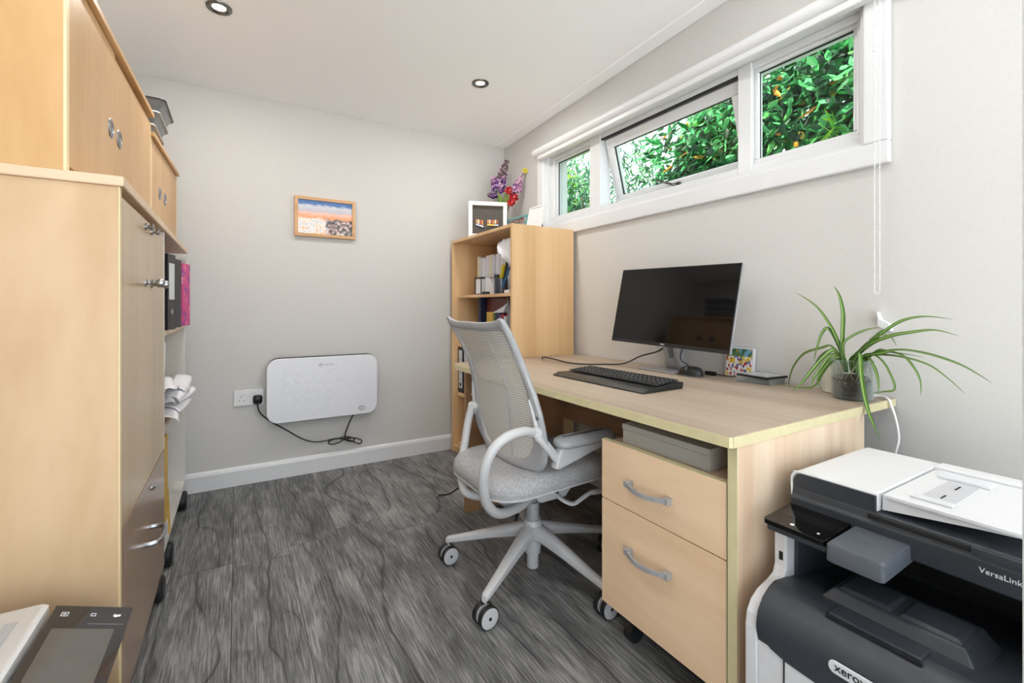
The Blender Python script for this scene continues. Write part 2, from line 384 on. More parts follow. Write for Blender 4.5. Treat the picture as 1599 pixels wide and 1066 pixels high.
# skirting with a chamfered top
prof = [(0,0), (.016,0), (.016,.082), (.011,.096), (.004,.103), (0,.103)]
struct('baseboard_back', prism(BM(), [(YB-a, b) for a, b in prof], 'X', XL, XR), M['white'])
struct('baseboard_right', prism(BM(), [(XR-a, b) for a, b in prof], 'Y', YF, YB-.016), M['white'])
# door post beside the camera
struct('trim_2', prism(BM(), [(.80,.03), (.87,.03), (.87,.125), (.853,.125), (.853,.155), (.80,.155)], 'Z', 0, 2.302), M['white'], bevel=.003)
struct('bounce_terrace', mbox(-7, XL-.05, YF-.05, 4, -.16, -.1), M['bounce_patio'])  # unseen pale paving added to bounce daylight indoors
# outside
struct('bounce_patio', mbox(-7, 8, -9, YF-.05, -.16, -.1), M['bounce_patio'])  # out of view, added as a pale bounce for the ceiling
struct('lawn', mbox(1.95, 9, YF-.05, 10, -.16, -.1), M['grass'])

# ------------------------------------------------------------------ window_1
win = thing('window_1', (XR, 1.56, 1.75), 'long white high level window of three lights with its middle sash tilted open', None); win['kind'] = 'structure'
bm = BM()
ax0 = XR-.021
def arch(y0, y1, z0, z1):  # flat architrave strip with an inner bead
    box(bm, ax0, XR, y0, y1, z0, z1)
arch(.606, 2.525, 1.444, 1.514); arch(.606, .676, 1.514, 1.985); arch(2.455, 2.525, 1.514, 1.985); arch(.606, 2.525, 1.985, 2.03)
obj('architrave', bm, M['white'], win, bevel=.005)
bm = BM()
for (y0,y1,z0,z1) in ((.676,2.455,1.514,1.526),(.676,2.455,1.973,1.985),(.676,.688,1.526,1.973),(2.443,2.455,1.526,1.973)):
    box(bm, XR-.004, XR+.17, y0, y1, z0, z1)
obj('reveal_lining', bm, M['white'], win)
bm = BM(); F0, F1 = 1.756, 1.83
box(bm, F0, F1, .688, 2.443, 1.526, 1.568); box(bm, F0, F1, .688, 2.443, 1.946, 1.973)
box(bm, F0, F1, .688, .712, 1.568, 1.946); box(bm, F0, F1, 2.40, 2.443, 1.568, 1.946)
box(bm, F0-.006, F1, 1.07, 1.128, 1.526, 1.973); box(bm, F0-.006, F1, 1.955, 2.045, 1.526, 1.973)
obj('window_frame', bm, M['upvc'], win, bevel=.004)
bm = BM()
for (y0, y1) in ((.712, 1.07), (2.045, 2.40)):          # glazing beads of the fixed lights
    for (a,b,c,d) in ((y0,y1,1.568,1.588),(y0,y1,1.932,1.946),(y0,y0+.016,1.588,1.932),(y1-.016,y1,1.588,1.932)):
        prism(bm, [(F0+.014, c), (F0+.03, c), (F0+.03, d), (F0+.014, d)], 'Y', a, b)
obj('glazing_bead', bm, M['upvc'], win, bevel=.004)
bm = BM()
for (y0, y1) in ((.726, 1.056), (2.059, 2.386)):
    for (a,b,c,d) in ((y0,y1,1.586,1.5895),(y0,y1,1.929,1.933),(y0,y0+.003,1.588,1.932),(y1-.003,y1,1.588,1.932)):
        box(bm, F0+.027, F0+.034, a, b, c, d)
obj('gasket', bm, M['gasket'], win)
obj('pane', mbox(1.796, 1.80, .725, 1.057, 1.586, 1.934), M['glass'], win)
obj('pane', mbox(1.796, 1.80, 2.058, 2.388, 1.586, 1.934), M['glass'], win)
# top hung sash, opened outwards by fifteen degrees
T = Matrix.Translation((1.778, 0, 1.942)) @ Matrix.Rotation(math.radians(-15), 4, 'Y')
bm = BM(); a0, a1, h = 1.135, 1.948, .372
for (y0,y1,z0,z1) in ((a0,a1,-.055,-.004),(a0,a1,-h,-h+.05),(a0,a0+.05,-h+.05,-.055),(a1-.052,a1,-h+.05,-.055)):
    box(bm, 0, .05, y0, y1, z0, z1, T)
sash = obj('sash', bm, M['upvc'], win, bevel=.004)
bm = BM()
for (y0,y1,z0,z1) in ((a0+.049,a1-.051,-.058,-.0545),(a0+.049,a1-.051,-h+.049,-h+.0525),(a0+.049,a0+.053,-h+.05,-.055),(a1-.055,a1-.051,-h+.05,-.055)):
    box(bm, .012, .022, y0, y1, z0, z1, T)
obj('gasket', bm, M['gasket'], sash)
obj('pane', mbox(.02, .024, a0+.048, a1-.05, -h+.048, -.053, T), M['glass'], sash)
bm = BM(); box(bm, -.012, .0, 1.50, 1.54, -h+.012, -h+.034, T); tube(bm, [T @ Vector(p) for p in ((-.012,1.52,-h+.024),(-.03,1.53,-h+.03),(-.034,1.58,-h+.055),(-.03,1.62,-h+.07))], .006, 8, 4)
obj('handle', bm, M['steel_dk'], sash, smooth=True)
obj('gasket_line', mbox(F0+.001, F0+.02, 1.128, 1.955, 1.9405, 1.947), M['gasket'], win)

# roller blind: round cassette over the architrave, rolled cloth, bottom bar, bead chain
bl = thing('roller_blind', (1.675, 1.52, 2.0), 'white rolled up roller blind in a long cassette above the window', 'blind')
bm = BM(); lathe(bm, [(.022,0),(.026,.003),(.026,1.955),(.022,1.958)], (1.677, .548, 2.004), 'Y', 20)
obj('cassette', bm, M['white'], bl, smooth=True)
bm = BM(); box(bm, 1.672, 1.706, .56, 2.47, 1.955, 1.982); obj('fascia', bm, M['white'], bl, bevel=.006)
bm = BM()
for yy in (.629, .616):
    tube(bm, [(1.668,yy,1.99),(1.668,yy,1.045)], .0009, 5)
    z = 1.985
    while z > 1.05: lathe(bm, [(0,-.0021),(.0019,-.0012),(.0023,0),(.0019,.0012),(0,.0021)], (1.668,yy,z), 'Z', 6); z -= .0068
tube(bm, [(1.668,.629,1.048),(1.668,.6275,1.042),(1.668,.6225,1.039),(1.668,.6175,1.042),(1.668,.616,1.048)], .0012, 5)
lathe(bm, [(.003,-.006),(.0045,-.004),(.0045,.004),(.003,.006)], (1.668,.629,1.785), 'Z', 8)
obj('bead_chain', bm, M['white'], bl, smooth=True)
bm = BM(); prism(bm, [(.600,.925),(.634,.938),(.636,.986),(.628,.962),(.606,.950)], 'X', 1.70, 1.727)
obj('chain_cleat', bm, M['white'], bl, bevel=.002)

# ------------------------------------------------------------------ downlights
LAMP_W = 6.8
def downlight(x, y, label, watt=LAMP_W):
    z = ceil_z(y); t = thing('downlight', (x, y, z), label, 'ceiling light', 'recessed ceiling downlights')
    T = Matrix.Translation((x, y, z)) @ Matrix.Rotation(math.radians(-2.1), 4, 'X')
    bm = BM(); lathe(bm, [(.030,.012),(.027,-.001),(.035,-.006),(.046,-.004),(.048,.002)], (0,0,0), 'Z', 32, T); 
    obj('bezel', bm, M['steel_dk'], t, smooth=True)
    bm = BM(); lathe(bm, [(.0005,-.0035),(.012,-.004),(.021,-.003),(.026,.0005),(.026,.008)], (0,0,0), 'Z', 24, T)
    obj('lamp_lens', bm, M['lens'], t, smooth=True)
    bm = BM()
    for k in range(6):
        a = k*PI/3; lathe(bm, [(.0,-.0065),(.0035,-.005),(.0045,-.003)], (.013*math.cos(a), .013*math.sin(a), 0), 'Z', 8, T)
    obj('led_dot', bm, M['white_ink'], t, smooth=True)
    la = bpy.data.lights.new('lamp', 'AREA'); la.shape = 'DISK'; la.size = .07; la.energy = watt; la.color = (1, .97, .93)
    lo = bpy.data.objects.new('lamp_light', la); COL.objects.link(lo); lo.parent = t; lo.location = (0, 0, -.012)
downlight(-.065, 2.222, 'round steel downlight in the ceiling nearer the left cupboards')
downlight(1.139, 2.237, 'round steel downlight in the ceiling nearer the window')
downlight(-.065, .75, 'unseen fill downlight added above the camera on the cupboard side', 4)  # out of view, added to fill the room with light
downlight(1.139, .75, 'unseen fill downlight added above the camera on the desk side', 3)  # its unseen partner, added as fill too

# ------------------------------------------------------------------ tall cabinet on castors (left)
CX, CZ0, CZ1 = -.222, .085, 1.264
cab = thing('storage_cabinet', (-.42, 1.66, 0), 'pale birch two door cabinet with a drawer below, nearest the camera on the left', 'cabinet')
bm = BM()
box(bm, -.62, CX-.002, 1.305, 1.323, CZ0, CZ1)
obj('side_panel', bm, M['birch'], cab, bevel=.0015)
bm = BM(); box(bm, -.62, CX-.02, 2.004, 2.022, CZ0, CZ1); obj('side_panel', bm, M['birch'], cab, bevel=.0015)
obj('carcass', mbox(-.62, CX-.03, 1.323, 2.004, CZ0, CZ1), M['birch'], cab)
bm = BM(); box(bm, CX-.002, CX, 1.305, 1.323, CZ0, CZ1); obj('edge_band', bm, M['birch_edge'], cab)
def knob(parent, y, z, big=False):
    bm = BM()
    if big: lathe(bm, [(.011,0),(.011,.003),(.005,.006),(.005,.011),(.009,.015),(.010,.019),(.007,.023),(.011,.029),(.0125,.035),(.010,.041),(.004,.044)], (CX,y,z), 'X', 16)
    else: lathe(bm, [(.010,0),(.010,.003),(.005,.006),(.006,.010),(.009,.014),(.009,.018),(.004,.021)], (CX,y,z), 'X', 16)
    obj('knob', bm, M['steel'], parent, smooth=True)
d = obj('door', mbox(CX-.019, CX, 1.325, 1.680, .502, 1.246), M['birch_front'], cab, bevel=.0015); knob(d, 1.632, 1.225); knob(d, 1.632, 1.068, True)
d = obj('door', mbox(CX-.019, CX, 1.684, 2.004, .502, 1.246), M['birch_front'], cab, bevel=.0015); knob(d, 1.735, 1.225); knob(d, 1.735, 1.068, True)
bm = BM(); box(bm, CX-.019, CX+.0005, 2.004, 2.022, .502, 1.262); obj('door_edge', bm, M['stripe_white'], cab, bevel=.001)
dr = obj('drawer', mbox(CX-.019, CX, 1.325, 2.02, CZ0+.004, .498), M['birch_reflection_tone'], cab, bevel=.0015)
bm = BM(); lathe(bm, [(.009,0),(.009,.003),(.006,.005),(.003,.010)], (CX, 1.745, .455), 'X', 14); obj('lock', bm, M['steel'], dr, smooth=True)
bm = BM(); tube(bm, [(CX,1.61,.34),(CX+.018,1.61,.34),(CX+.032,1.622,.34),(CX+.037,1.672,.34),(CX+.032,1.723,.34),(CX+.018,1.735,.34),(CX,1.735,.34)], .0065, 8, 5, 1.0)
obj('handle', bm, M['steel'], dr, smooth=True)
def castor(parent, x, y, r=.042, w=.02):
    bm = BM(); lathe(bm, [(r*.45,-w),(r*.85,-w),(r,-w*.7),(r,w*.7),(r*.85,w),(r*.45,w)], (x,y,r), 'X', 24)
    box(bm, x-.012, x+.012, y-.012, y+.012, r, .088)
    obj('castor', bm, M['black'], parent, smooth=True)
for y in (1.40, 1.955):
    for x in (-.235, -.58): castor(cab, x, y)

# white open shelf unit behind it
sh = thing('open_shelf_unit', (-.42, 2.43, 0), 'white open shelf unit on castors between the birch cabinet and the back wall', 'shelf unit')
bm = BM(); box(bm, -.60, CX-.004, 2.826, 2.844, .105, 1.262); obj('side_panel', bm, M['stripe_white'], sh, bevel=.001)
bm = BM(); box(bm, -.60, CX-.004, 2.026, 2.04, .105, 1.262); obj('side_panel', bm, M['beech_in'], sh, bevel=.001)
obj('back_panel', mbox(-.615, -.60, 2.026, 2.844, .105, 1.262), M['stripe_white'], sh)
for z, m_ in ((.105,'stripe_white'),(.55,'lid'),(.895,'lid')):
    obj('shelf', mbox(-.60, CX-.006, 2.04, 2.826, z, z+.018), M[m_], sh, bevel=.001)
for y in (2.2, 2.77):
    for x in (-.235, -.56): castor(sh, x, y, .045, .02)
# one continuous top board over both
tb = obj('top_board', mbox(-.63, CX+.008, 1.298, 2.80, CZ1, 1.286), M['lid'], bevel=.003, loc=(-.42, 2.0, CZ1))
tag(tb, 'long pale wood board lying across the left cabinet and shelf unit', 'board')

# things on the open shelves
def lever_file(x, y, z0, a, m_, label, w=.075, h=.285, band=True):
    T = Rz((x, y, z0), a); t = thing('lever_arch_file', (x, y, z0), label, 'file')
    bm = BM(); box(bm, -.24, 0, 0, .003, 0, h, T); box(bm, -.24, 0, w-.003, w, 0, h, T); box(bm, -.003, 0, .003, w-.003, 0, h, T)
    obj('cover', bm, m_, t, bevel=.001)
    obj('paper_block', mbox(-.235, -.012, .008, w-.010, .004, h-.02, T), M['paper'], t)
    if band:
        obj('spine_label', mbox(0, .0006, .010, w-.012, h*.40, h*.88, T), M['label'], t)
        bm = BM(); lathe(bm, [(.005,0),(.010,0),(.010,.0015),(.005,.0015)], (0, w/2, h*.24), 'X', 16, T); obj('finger_ring', bm, M['steel'], t)
    return t
lever_file(-.222, 2.118, .914, math.radians(-12), M['black'], 'black lever arch file with a white spine label on the upper left shelf')
lever_file(-.222, 2.335, .914, math.radians(-10), plain('dark grey board', (52,50,50), .55, amt=4), 'plain dark grey ring file between the labelled file and the pink one', w=.085, band=False)
# pink floral pattern
m = mat('pink floral card', (200,70,130), .5)
vo = nd(m, 'ShaderNodeTexVoronoi'); vo.inputs['Scale'].default_value = 34; lk(m, coords(m, (1,1,1)), vo.inputs['Vector'])
r1 = ramp(m, vo.outputs['Distance'], [(0,(240,210,225)), (.22,(236,120,160)), (.4,(206,62,128)), (.75,(190,60,140))]); 
r2 = ramp(m, vo.outputs['Color'], [(.25,(60,70,150)), (.35,(206,70,130)), (.8,(230,100,150)), (.9,(235,235,240))])
mx = nd(m, 'ShaderNodeMix', data_type='RGBA'); mx.inputs[0].default_value = .45; lk(m, r1.outputs[0], mx.inputs[6]); lk(m, r2.outputs[0], mx.inputs[7]); lk(m, mx.outputs[2], bsdf(m).inputs['Base Color'])
lever_file(-.213, 2.55, .914, math.radians(-14), m, 'pink flower patterned ring file standing out past the shelf edge', w=.085, band=False)
tag(obj('box_file', mbox(-.5, -.235, 2.045, 2.085, .914, 1.20), M['yellow'], loc=(-.37,2.065,.914), bevel=.001), 'slim tan card file against the cabinet on the upper left shelf', 'file')
tag(obj('box_file', mbox(-.5, -.235, 2.50, 2.545, .914, 1.225), M['label'], loc=(-.37,2.52,.914), bevel=.001), 'pale grey card file seen above the dark grey ring file', 'file')
# middle shelf
tag(obj('magazine_file', mbox(-.5, -.268, 2.27, 2.36, .569, .86), M['label'], loc=(-.37,2.31,.569), bevel=.002), 'pale grey magazine file on the middle left shelf behind the loose papers', 'magazine file')
tag(obj('folder', mbox(-.5, -.275, 2.06, 2.13, .569, .875), M['yellow'], loc=(-.37,2.09,.569), bevel=.002), 'yellow card folder on the middle left shelf', 'folder')
bm = BM(); prism(bm, [(2.14,.74),(2.20,.755),(2.22,.86),(2.14,.87)], 'X', -.45, -.24); tag(obj('folder', bm, M['paper'], loc=(-.3,2.17,.74)), 'white printed folder jammed upright above the papers on the middle left shelf', 'folder')
def sheet(x0, y0, z0, lx, ly, rot, tilt, seed, label):
    random.seed(seed); bm = BM(); T = Matrix.Translation((x0,y0,z0)) @ Euler((tilt[0], tilt[1], rot)).to_matrix().to_4x4()
    n = 9; g = [[None]*n for _ in range(n)]; ph = random.random()*6
    for i in range(n):
        for j in range(n):
            u, v = i/(n-1), j/(n-1)
            g[i][j] = bm.verts.new(T @ Vector((u*lx-lx, (v-.5)*ly, .004*math.sin(3*u+ph)+.004*math.sin(5*v+ph*2)-.03*max(0,u-.7)**1.5*3)))
    for i in range(n-1):
        for j in range(n-1): bm.faces.new([g[i][j], g[i+1][j], g[i+1][j+1], g[i][j+1]])
    o = obj('paper_sheet', bm, M['paper'], smooth=True, loc=(x0,y0,z0)); s = o.modifiers.new('thick','SOLIDIFY'); s.thickness = .0006
    tag(o, label, 'paper', 'loose papers on the middle left shelf'); return o
NTH = ['first','second','third','fourth','fifth','sixth','seventh','eighth','ninth','tenth','eleventh','twelfth','thirteenth','fourteenth','fifteenth','sixteenth','seventeenth','eighteenth','nineteenth','twentieth','twenty first','twenty second','twenty third','twenty fourth','twenty fifth','twenty sixth']
for i, (x, y, z, r_, ti, lb) in enumerate([(-.165,2.20,.590,.10,(0,.10),'flat white paper at the bottom near end of the heap on the middle left shelf'),
        (-.155,2.36,.600,-.12,(.04,.15),'curled white paper at the bottom middle of the heap on the left shelf'),
        (-.150,2.42,.625,-.18,(.10,.25),'white paper whose corner droops lowest from the left shelf heap'),
        (-.185,2.24,.640,.16,(-.05,-.05),'white paper sticking up at the near side of the left shelf heap'),
        (-.160,2.38,.650,-.10,(.05,.0),'white paper fanned across the middle of the left shelf heap'),
        (-.155,2.48,.670,-.05,(.12,.02),'white paper standing out farthest towards the back wall in the heap'),
        (-.180,2.30,.690,.05,(-.08,-.08),'white paper second from the top of the left shelf heap'),
        (-.190,2.22,.715,.12,(.10,-.20),'topmost tilted white paper of the left shelf heap')]):
    sheet(x-.028, y, z, .065, .22, r_, ti, i+3, lb)
# lowest compartment
tag(obj('folder', mbox(-.5, -.228, 2.05, 2.17, .124, .52), M['yellow'], loc=(-.37,2.11,.124), bevel=.004), 'tall yellow envelope file in the lowest left compartment', 'folder')
bm = BM(); prism(bm, [(-.46,.1235),(-.225,.1235),(-.232,.30),(-.46,.34)], 'Y', 2.19, 2.23); tag(obj('folder', bm, M['yellow'], loc=(-.3,2.2,.124), bevel=.003), 'bent yellow envelope leaning beside the tall one in the lowest left compartment', 'folder')
tag(obj('card_box', mbox(-.30, -.226, 2.06, 2.16, .1235, .20), M['stripe_white'], loc=(-.21,2.11,.124), bevel=.002), 'small white box at the front of the lowest left compartment', 'box')

# ------------------------------------------------------------------ wall cupboards standing on the board
def cupboard(x0, y0, a, length, z0, z1, depth, split, near_drop, label, handles):
    T = Rz((x0, y0, 0), a)      # local: +Y along the front, -X backwards
    t = thing('cupboard', (x0, y0, z0), label, 'cupboard', None)
    bm = BM(); box(bm, -depth, -.005, 0, .016, z0, z1-.016, T); obj('side_panel', bm, M['birch_hi'], t, bevel=.001)
    bm = BM(); box(bm, -depth, -.018, length-.016, length, z0, z1-.016, T); obj('side_panel', bm, M['birch_hi'], t, bevel=.001)
    obj('carcass', mbox(-depth, -.022, .016, length-.016, z0, z1-.016, T), M['birch_hi'], t)
    bm = BM(); box(bm, -depth, .012, -.002, length+.002, z1-.016, z1, T); obj('top_panel', bm, M['birch_hi'], t, bevel=.001)
    d1 = obj('door', mbox(-.017, 0, .018, split-.001, z0+.012, z1-.020, T), M['birch_hi'], t, bevel=.0015)
    d2 = obj('door', mbox(-.017, 0, split+.001, length-.001, z0+.012, z1-.020-near_drop, T), M['birch_hi'], t, bevel=.0015)
    obj('edge_band', mbox(0, .0008, length-.006, length, z0+.012, z1-.022-near_drop, T), M['birch_edge'], t)
    obj('edge_band', mbox(-.005, .0005, 0, .016, z0, z1-.018, T), M['birch_edge'], t)
    for dd, (yy, zz) in zip((d1, d2), handles):
        bm = BM(); lathe(bm, [(.016,-.008),(.018,.001),(.022,.003),(.026,.002),(.028,-.001)], (0, yy, zz), 'X', 28, T)
        h = obj('ring_pull', bm, M['steel'], dd, smooth=True)
        bm = BM(); lathe(bm, [(.001,.0012),(.016,.0008),(.0165,-.001)], (0, yy, zz), 'X', 24, T); obj('recess', bm, M['steel_dk'], h)
    return t
cupboard(-.307, 1.300, math.radians(-1.4), .905, 1.286, 1.737, .34, .39, .014, 'golden birch two door cupboard on the board, nearest and tallest', [(.345,1.49),(.435,1.488)])
cupboard(-.285, 2.215, math.radians(-2.0), .625, 1.286, 1.671, .34, .235, .0, 'lower golden birch two door cupboard on the board, next to the back wall', [(.180,1.472),(.300,1.474)])

# stacked letter trays on the far cupboard
def tray(xf, z0, h, label, shift=0, rim='label'):
    y0, y1 = 2.285+shift, 2.56+shift; t = thing('letter_tray', (xf, (y0+y1)/2, z0), label, 'tray', 'smoked grey trays stacked on the cupboard')
    rings = []
    def rr(ins, z): return [(x, y, z) for x, y in rrect(xf-.32+ins, xf-ins, y0+ins, y1-ins, .02, 4)]
    rings = [rr(.035, z0), rr(.028, z0+.004), rr(.006, z0+h-.006), rr(0, z0+h-.005), rr(0, z0+h), rr(.008, z0+h), rr(.03, z0+.008), rr(.04, z0+.006)]
    obj('shell', loft(BM(), rings), M['grey_tray'], t, smooth=True)
    bm = BM(); tube(bm, [(x,y,z0+h) for x,y in rrect(xf-.321, xf+.001, y0-.001, y1+.001, .02, 4)] + [(xf+.001, y1-.02, z0+h)], .003, 6)
    obj('rim', bm, M[rim], t, smooth=True)
tray(-.283, 1.672, .052, 'smoked grey letter tray, lowest of the three on the far cupboard')
tray(-.268, 1.724, .052, 'smoked grey letter tray, middle one of the three on the far cupboard')
tray(-.250, 1.776, .052, 'smoked grey letter tray, topmost of the three on the far cupboard', rim='black')

# ------------------------------------------------------------------ back wall: picture, heater, socket
t = thing('picture_frame', (.462, 2.985, 1.54), 'small oak framed harbour sunset picture hanging on the back wall', 'picture')
bm = BM(); a, b, z0, z1, w = .288, .635, 1.4225, 1.6605, .019
for (x0,x1,c0,c1) in ((a,b,z0,z0+w),(a,b,z1-w,z1),(a,a+w,z0+w,z1-w),(b-w,b,z0+w,z1-w)): box(bm, x0, x1, 2.972, 2.997, c0, c1)
obj('frame', bm, M['oak_frame'], t, bevel=.0015)
# picture: blue sky over an orange horizon, pale snowy hut left, dark huddle and a white tent right
m = mat('sunset print', (200,200,200), .35, coat=.3)
tc = nd(m, 'ShaderNodeTexCoord'); sp = nd(m, 'ShaderNodeSeparateXYZ'); lk(m, tc.outputs['Generated'], sp.inputs[0])
nz = nd(m, 'ShaderNodeTexNoise'); nz.inputs['Scale'].default_value = 9; nz.inputs['Detail'].default_value = 6; lk(m, coords(m, (1,1,1.4), 'Generated'), nz.inputs['Vector'])
ad = nd(m, 'ShaderNodeMath', operation='MULTIPLY_ADD'); lk(m, nz.outputs[0], ad.inputs[0]); ad.inputs[1].default_value = .22; lk(m, sp.outputs['Z'], ad.inputs[2])
sky = ramp(m, ad.outputs[0], [(.5,(238,150,90)), (.62,(240,160,110)), (.72,(242,190,170)), (.8,(190,186,196)), (.93,(206,206,214)), (1,(70,112,170))])
nb = nd(m, 'ShaderNodeTexNoise'); nb.inputs['Scale'].default_value = 16; nb.inputs['Detail'].default_value = 4; lk(m, coords(m, (1,1,.6), 'Generated'), nb.inputs['Vector'])
left = ramp(m, nb.outputs[0], [(.4,(236,190,160)), (.5,(246,238,232)), (.62,(196,206,216))])
right = ramp(m, nb.outputs[0], [(.35,(40,44,48)), (.48,(110,112,112)), (.55,(190,140,130)), (.62,(225,225,225)), (.7,(60,80,90))])
gx = nd(m, 'ShaderNodeMath', operation='GREATER_THAN'); lk(m, sp.outputs['X'], gx.inputs[0]); gx.inputs[1].default_value = .5
m1 = nd(m, 'ShaderNodeMix', data_type='RGBA'); lk(m, gx.outputs[0], m1.inputs[0]); lk(m, left.outputs[0], m1.inputs[6]); lk(m, right.outputs[0], m1.inputs[7])
gz = nd(m, 'ShaderNodeMapRange'); lk(m, ad.outputs[0], gz.inputs[0]); gz.inputs[1].default_value = .56; gz.inputs[2].default_value = .6
m2 = nd(m, 'ShaderNodeMix', data_type='RGBA'); lk(m, gz.outputs[0], m2.inputs[0]); lk(m, m1.outputs[2], m2.inputs[6]); lk(m, sky.outputs[0], m2.inputs[7])
lk(m, m2.outputs[2], bsdf(m).inputs['Base Color'])
obj('print', mbox(a+w-.002, b-w+.002, 2.980, 2.984, z0+w-.002, z1-w+.002), m, t)

t = thing('panel_heater', (.451, 2.93, .52), 'white rounded flat panel heater mounted low on the back wall', 'heater')
z0, z1, x0, x1 = .333, .702, .140, .762
R = [[(x, y, z) for x, z in rrect(x0+i, x1-i, z0+i, z1-i, .062-i*.5, 8)] for y, i in ((2.938,0),(2.932,0),(2.929,.003))]
bm = BM(); loft(bm, R)
obj('front_panel', bm, M['heater'], t, smooth=True)
bm = BM(); 
for i in range(7):
    for j in range(5): lathe(bm, [(.023,.0003),(.015,-.0004),(.001,-.0006)], (x0+.105+i*.058, 2.9288, z0+.075+j*.053), 'Y', 14)
obj('dimples', bm, M['heater'], t, smooth=True)
bm = BM(); loft(bm, [[(x, y, z) for x, z in rrect(x0+.004, x1-.004, z0+.008, z1+.004, .06, 8)] for y in (2.9382, 2.962)]); obj('grille_body', bm, M['black'], t)
obj('wall_bracket', mbox(.25, .28, 2.96, 2.998, .45, .60), M['black'], t); obj('wall_bracket', mbox(.62, .65, 2.96, 2.998, .45, .60), M['black'], t)
bm = BM()
for k in range(24):
    a0, a1 = 2*PI*k/24, 2*PI*(k+1)/24; c = (.425, .655)
    prism(bm, [(c[0]+r*math.cos(q), c[1]+r*math.sin(q)) for r, q in ((.0095,a0),(.0095,a1),(.0082,a1),(.0082,a0))], 'Y', 2.9279, 2.9288)
box(bm, -.0008, .0008, 2.9279, 2.9288, -.009, .009, Matrix.Translation((.425,0,.655)) @ Matrix.Rotation(.7, 4, 'Y'))
obj('warning_symbol', bm, M['ink'], t)
text('lettering', 'DO NOT COVER', .0075, basis((.441, 2.9286, .652), (1,0,0), (0,0,1)), M['ink'], t, .0002)
bm = BM(); tube(bm, [(.665+.021*math.cos(q), 2.9284, .372+.013*math.sin(q)) for q in [2*PI*k/28 for k in range(29)]], .0008, 5)
tube(bm, [(.665+.012*math.cos(q)-.004, 2.9284, .372+.008*math.sin(q)) for q in [2*PI*k/16 for k in range(17)]], .0006, 5)
for dx in (-.006, .004): tube(bm, [(.665+dx,2.9284,.361),(.665+dx+.004,2.9284,.383)], .0006, 5)
obj('control_mark', bm, M['ink'], t)

t = thing('wall_socket', (.055, 2.99, .487), 'white double wall socket left of the panel heater', 'socket')
obj('plate', mbox(-.019, .129, 2.988, 2.998, .442, .530), M['white'], t, bevel=.003)
for cx_ in (.018, .066): obj('switch', mbox(cx_+.012, cx_+.026, 2.985, 2.989, .500, .519), M['white'], t, bevel=.002)
bm = BM()
for dx, dz, w_, h_ in ((0,.012,.004,.008),(-.011,-.010,.006,.004),(.011,-.010,.006,.004)): box(bm, .018+dx-w_/2, .018+dx+w_/2, 2.9874, 2.989, .482+dz-h_/2, .482+dz+h_/2)
obj('pin_holes', bm, M['ink'], t)
t = thing('heater_cable', (.3, 2.97, .3), 'black heater cable and plug hanging in a looped knot on the back wall', 'cable')
R = [[(x, y, z) for x, z in rrect(.074+i, .122-i, .448+i, .498-i, .014, 5)] for y, i in ((2.984,0),(2.966,.001),(2.958,.006),(2.955,.012))]
obj('plug', loft(BM(), R), M['black'], t, smooth=True)
CORD = [(0.0965,.452),(0.1072,.4034),(0.1398,.3624),(0.1876,.3231),(0.2553,.2719),(0.3092,.2302),(0.3563,.2018),(0.4042,.1868),(0.453,.1847),(0.4944,.1899),(0.5449,.1887),(0.5876,.1896),(0.6267,.1748),(0.6136,.1587),(0.579,.1684),(0.5449,.1869),(0.5027,.1887),(0.4761,.1733),(0.4944,.1563),(0.5364,.1659),(0.5704,.1786),(0.6223,.1782),(0.6708,.1592),(0.6619,.1377),(0.6267,.1504),(0.5876,.1761),(0.5704,.1948),(0.5833,.2396),(0.6049,.2907),(0.6311,.345)]
P = [(x, 2.972 + (.010*math.sin(i*1.9) if 9 < i < 27 else 0), z) for i, (x, z) in enumerate(CORD)]
obj('cord', tube(BM(), P, .0036, 7, 5), M['cable'], t, smooth=True)

# ------------------------------------------------------------------ bookcase in the corner
BX0, BX1, BY0, BY1, BZ = 1.280, 1.706, 2.135, 2.955, 1.456
bk = thing('bookcase', (1.49, 2.54, 0), 'beech open bookcase standing in the corner at the end of the desk', 'bookcase')
obj('side_panel', mbox(BX0, BX1, BY0, BY0+.018, 0, BZ), M['beech'], bk, bevel=.001)
obj('side_panel', mbox(BX0, BX1, BY1-.018, BY1, 0, BZ), M['beech'], bk, bevel=.001)
obj('top_panel', mbox(BX0, BX1, BY0+.018, BY1-.018, BZ-.018, BZ), M['beech'], bk, bevel=.001)
obj('back_panel', mbox(BX1-.012, BX1-.004, BY0+.018, BY1-.018, .02, BZ-.018), M['beech_in'], bk)
for z in (1.078, .745, .410, .06):
    bm = BM(); prism(bm, [(BX1-.014, BY0+.02), (BX0+.02, BY0+.02), (BX0+.02, BY1-.07), (BX0+.032, BY1-.04), (BX0+.06, BY1-.02), (BX1-.014, BY1-.02)], 'Z', z-.018, z)
    obj('shelf', bm, M['beech'], bk, bevel=.002)
obj('plinth', mbox(BX0+.01, BX0+.026, BY0+.018, BY1-.018, 0, .044), M['beech'], bk)

# upper shelf: row of white magazines
random.seed(11); y = BY1-.105; z0 = 1.079; n = 0; proto = None
tones = [(222,214,190),(214,214,214),(206,208,220),(228,228,232),(212,206,222),(222,222,228)]
mags = [plain('magazine cover %d' % i, c_, .6, amt=3) for i, c_ in enumerate(tones)]
while y > BY0+.14:
    w_ = random.choice((.026,.034,.040,.030)); h_ = random.uniform(.245,.272); x_ = 1.42+random.uniform(-.006,.01)
    o = obj('magazine', mbox(x_, x_+.20, y-w_, y-.0008, z0, z0+h_), mags[n % 6], loc=(x_, y, z0), bevel=.001)
    tag(o, 'white spined magazine, %s from the left in the row on the top bookcase shelf' % NTH[n], 'magazine', 'white magazines on the top bookcase shelf'); y -= w_; n += 1
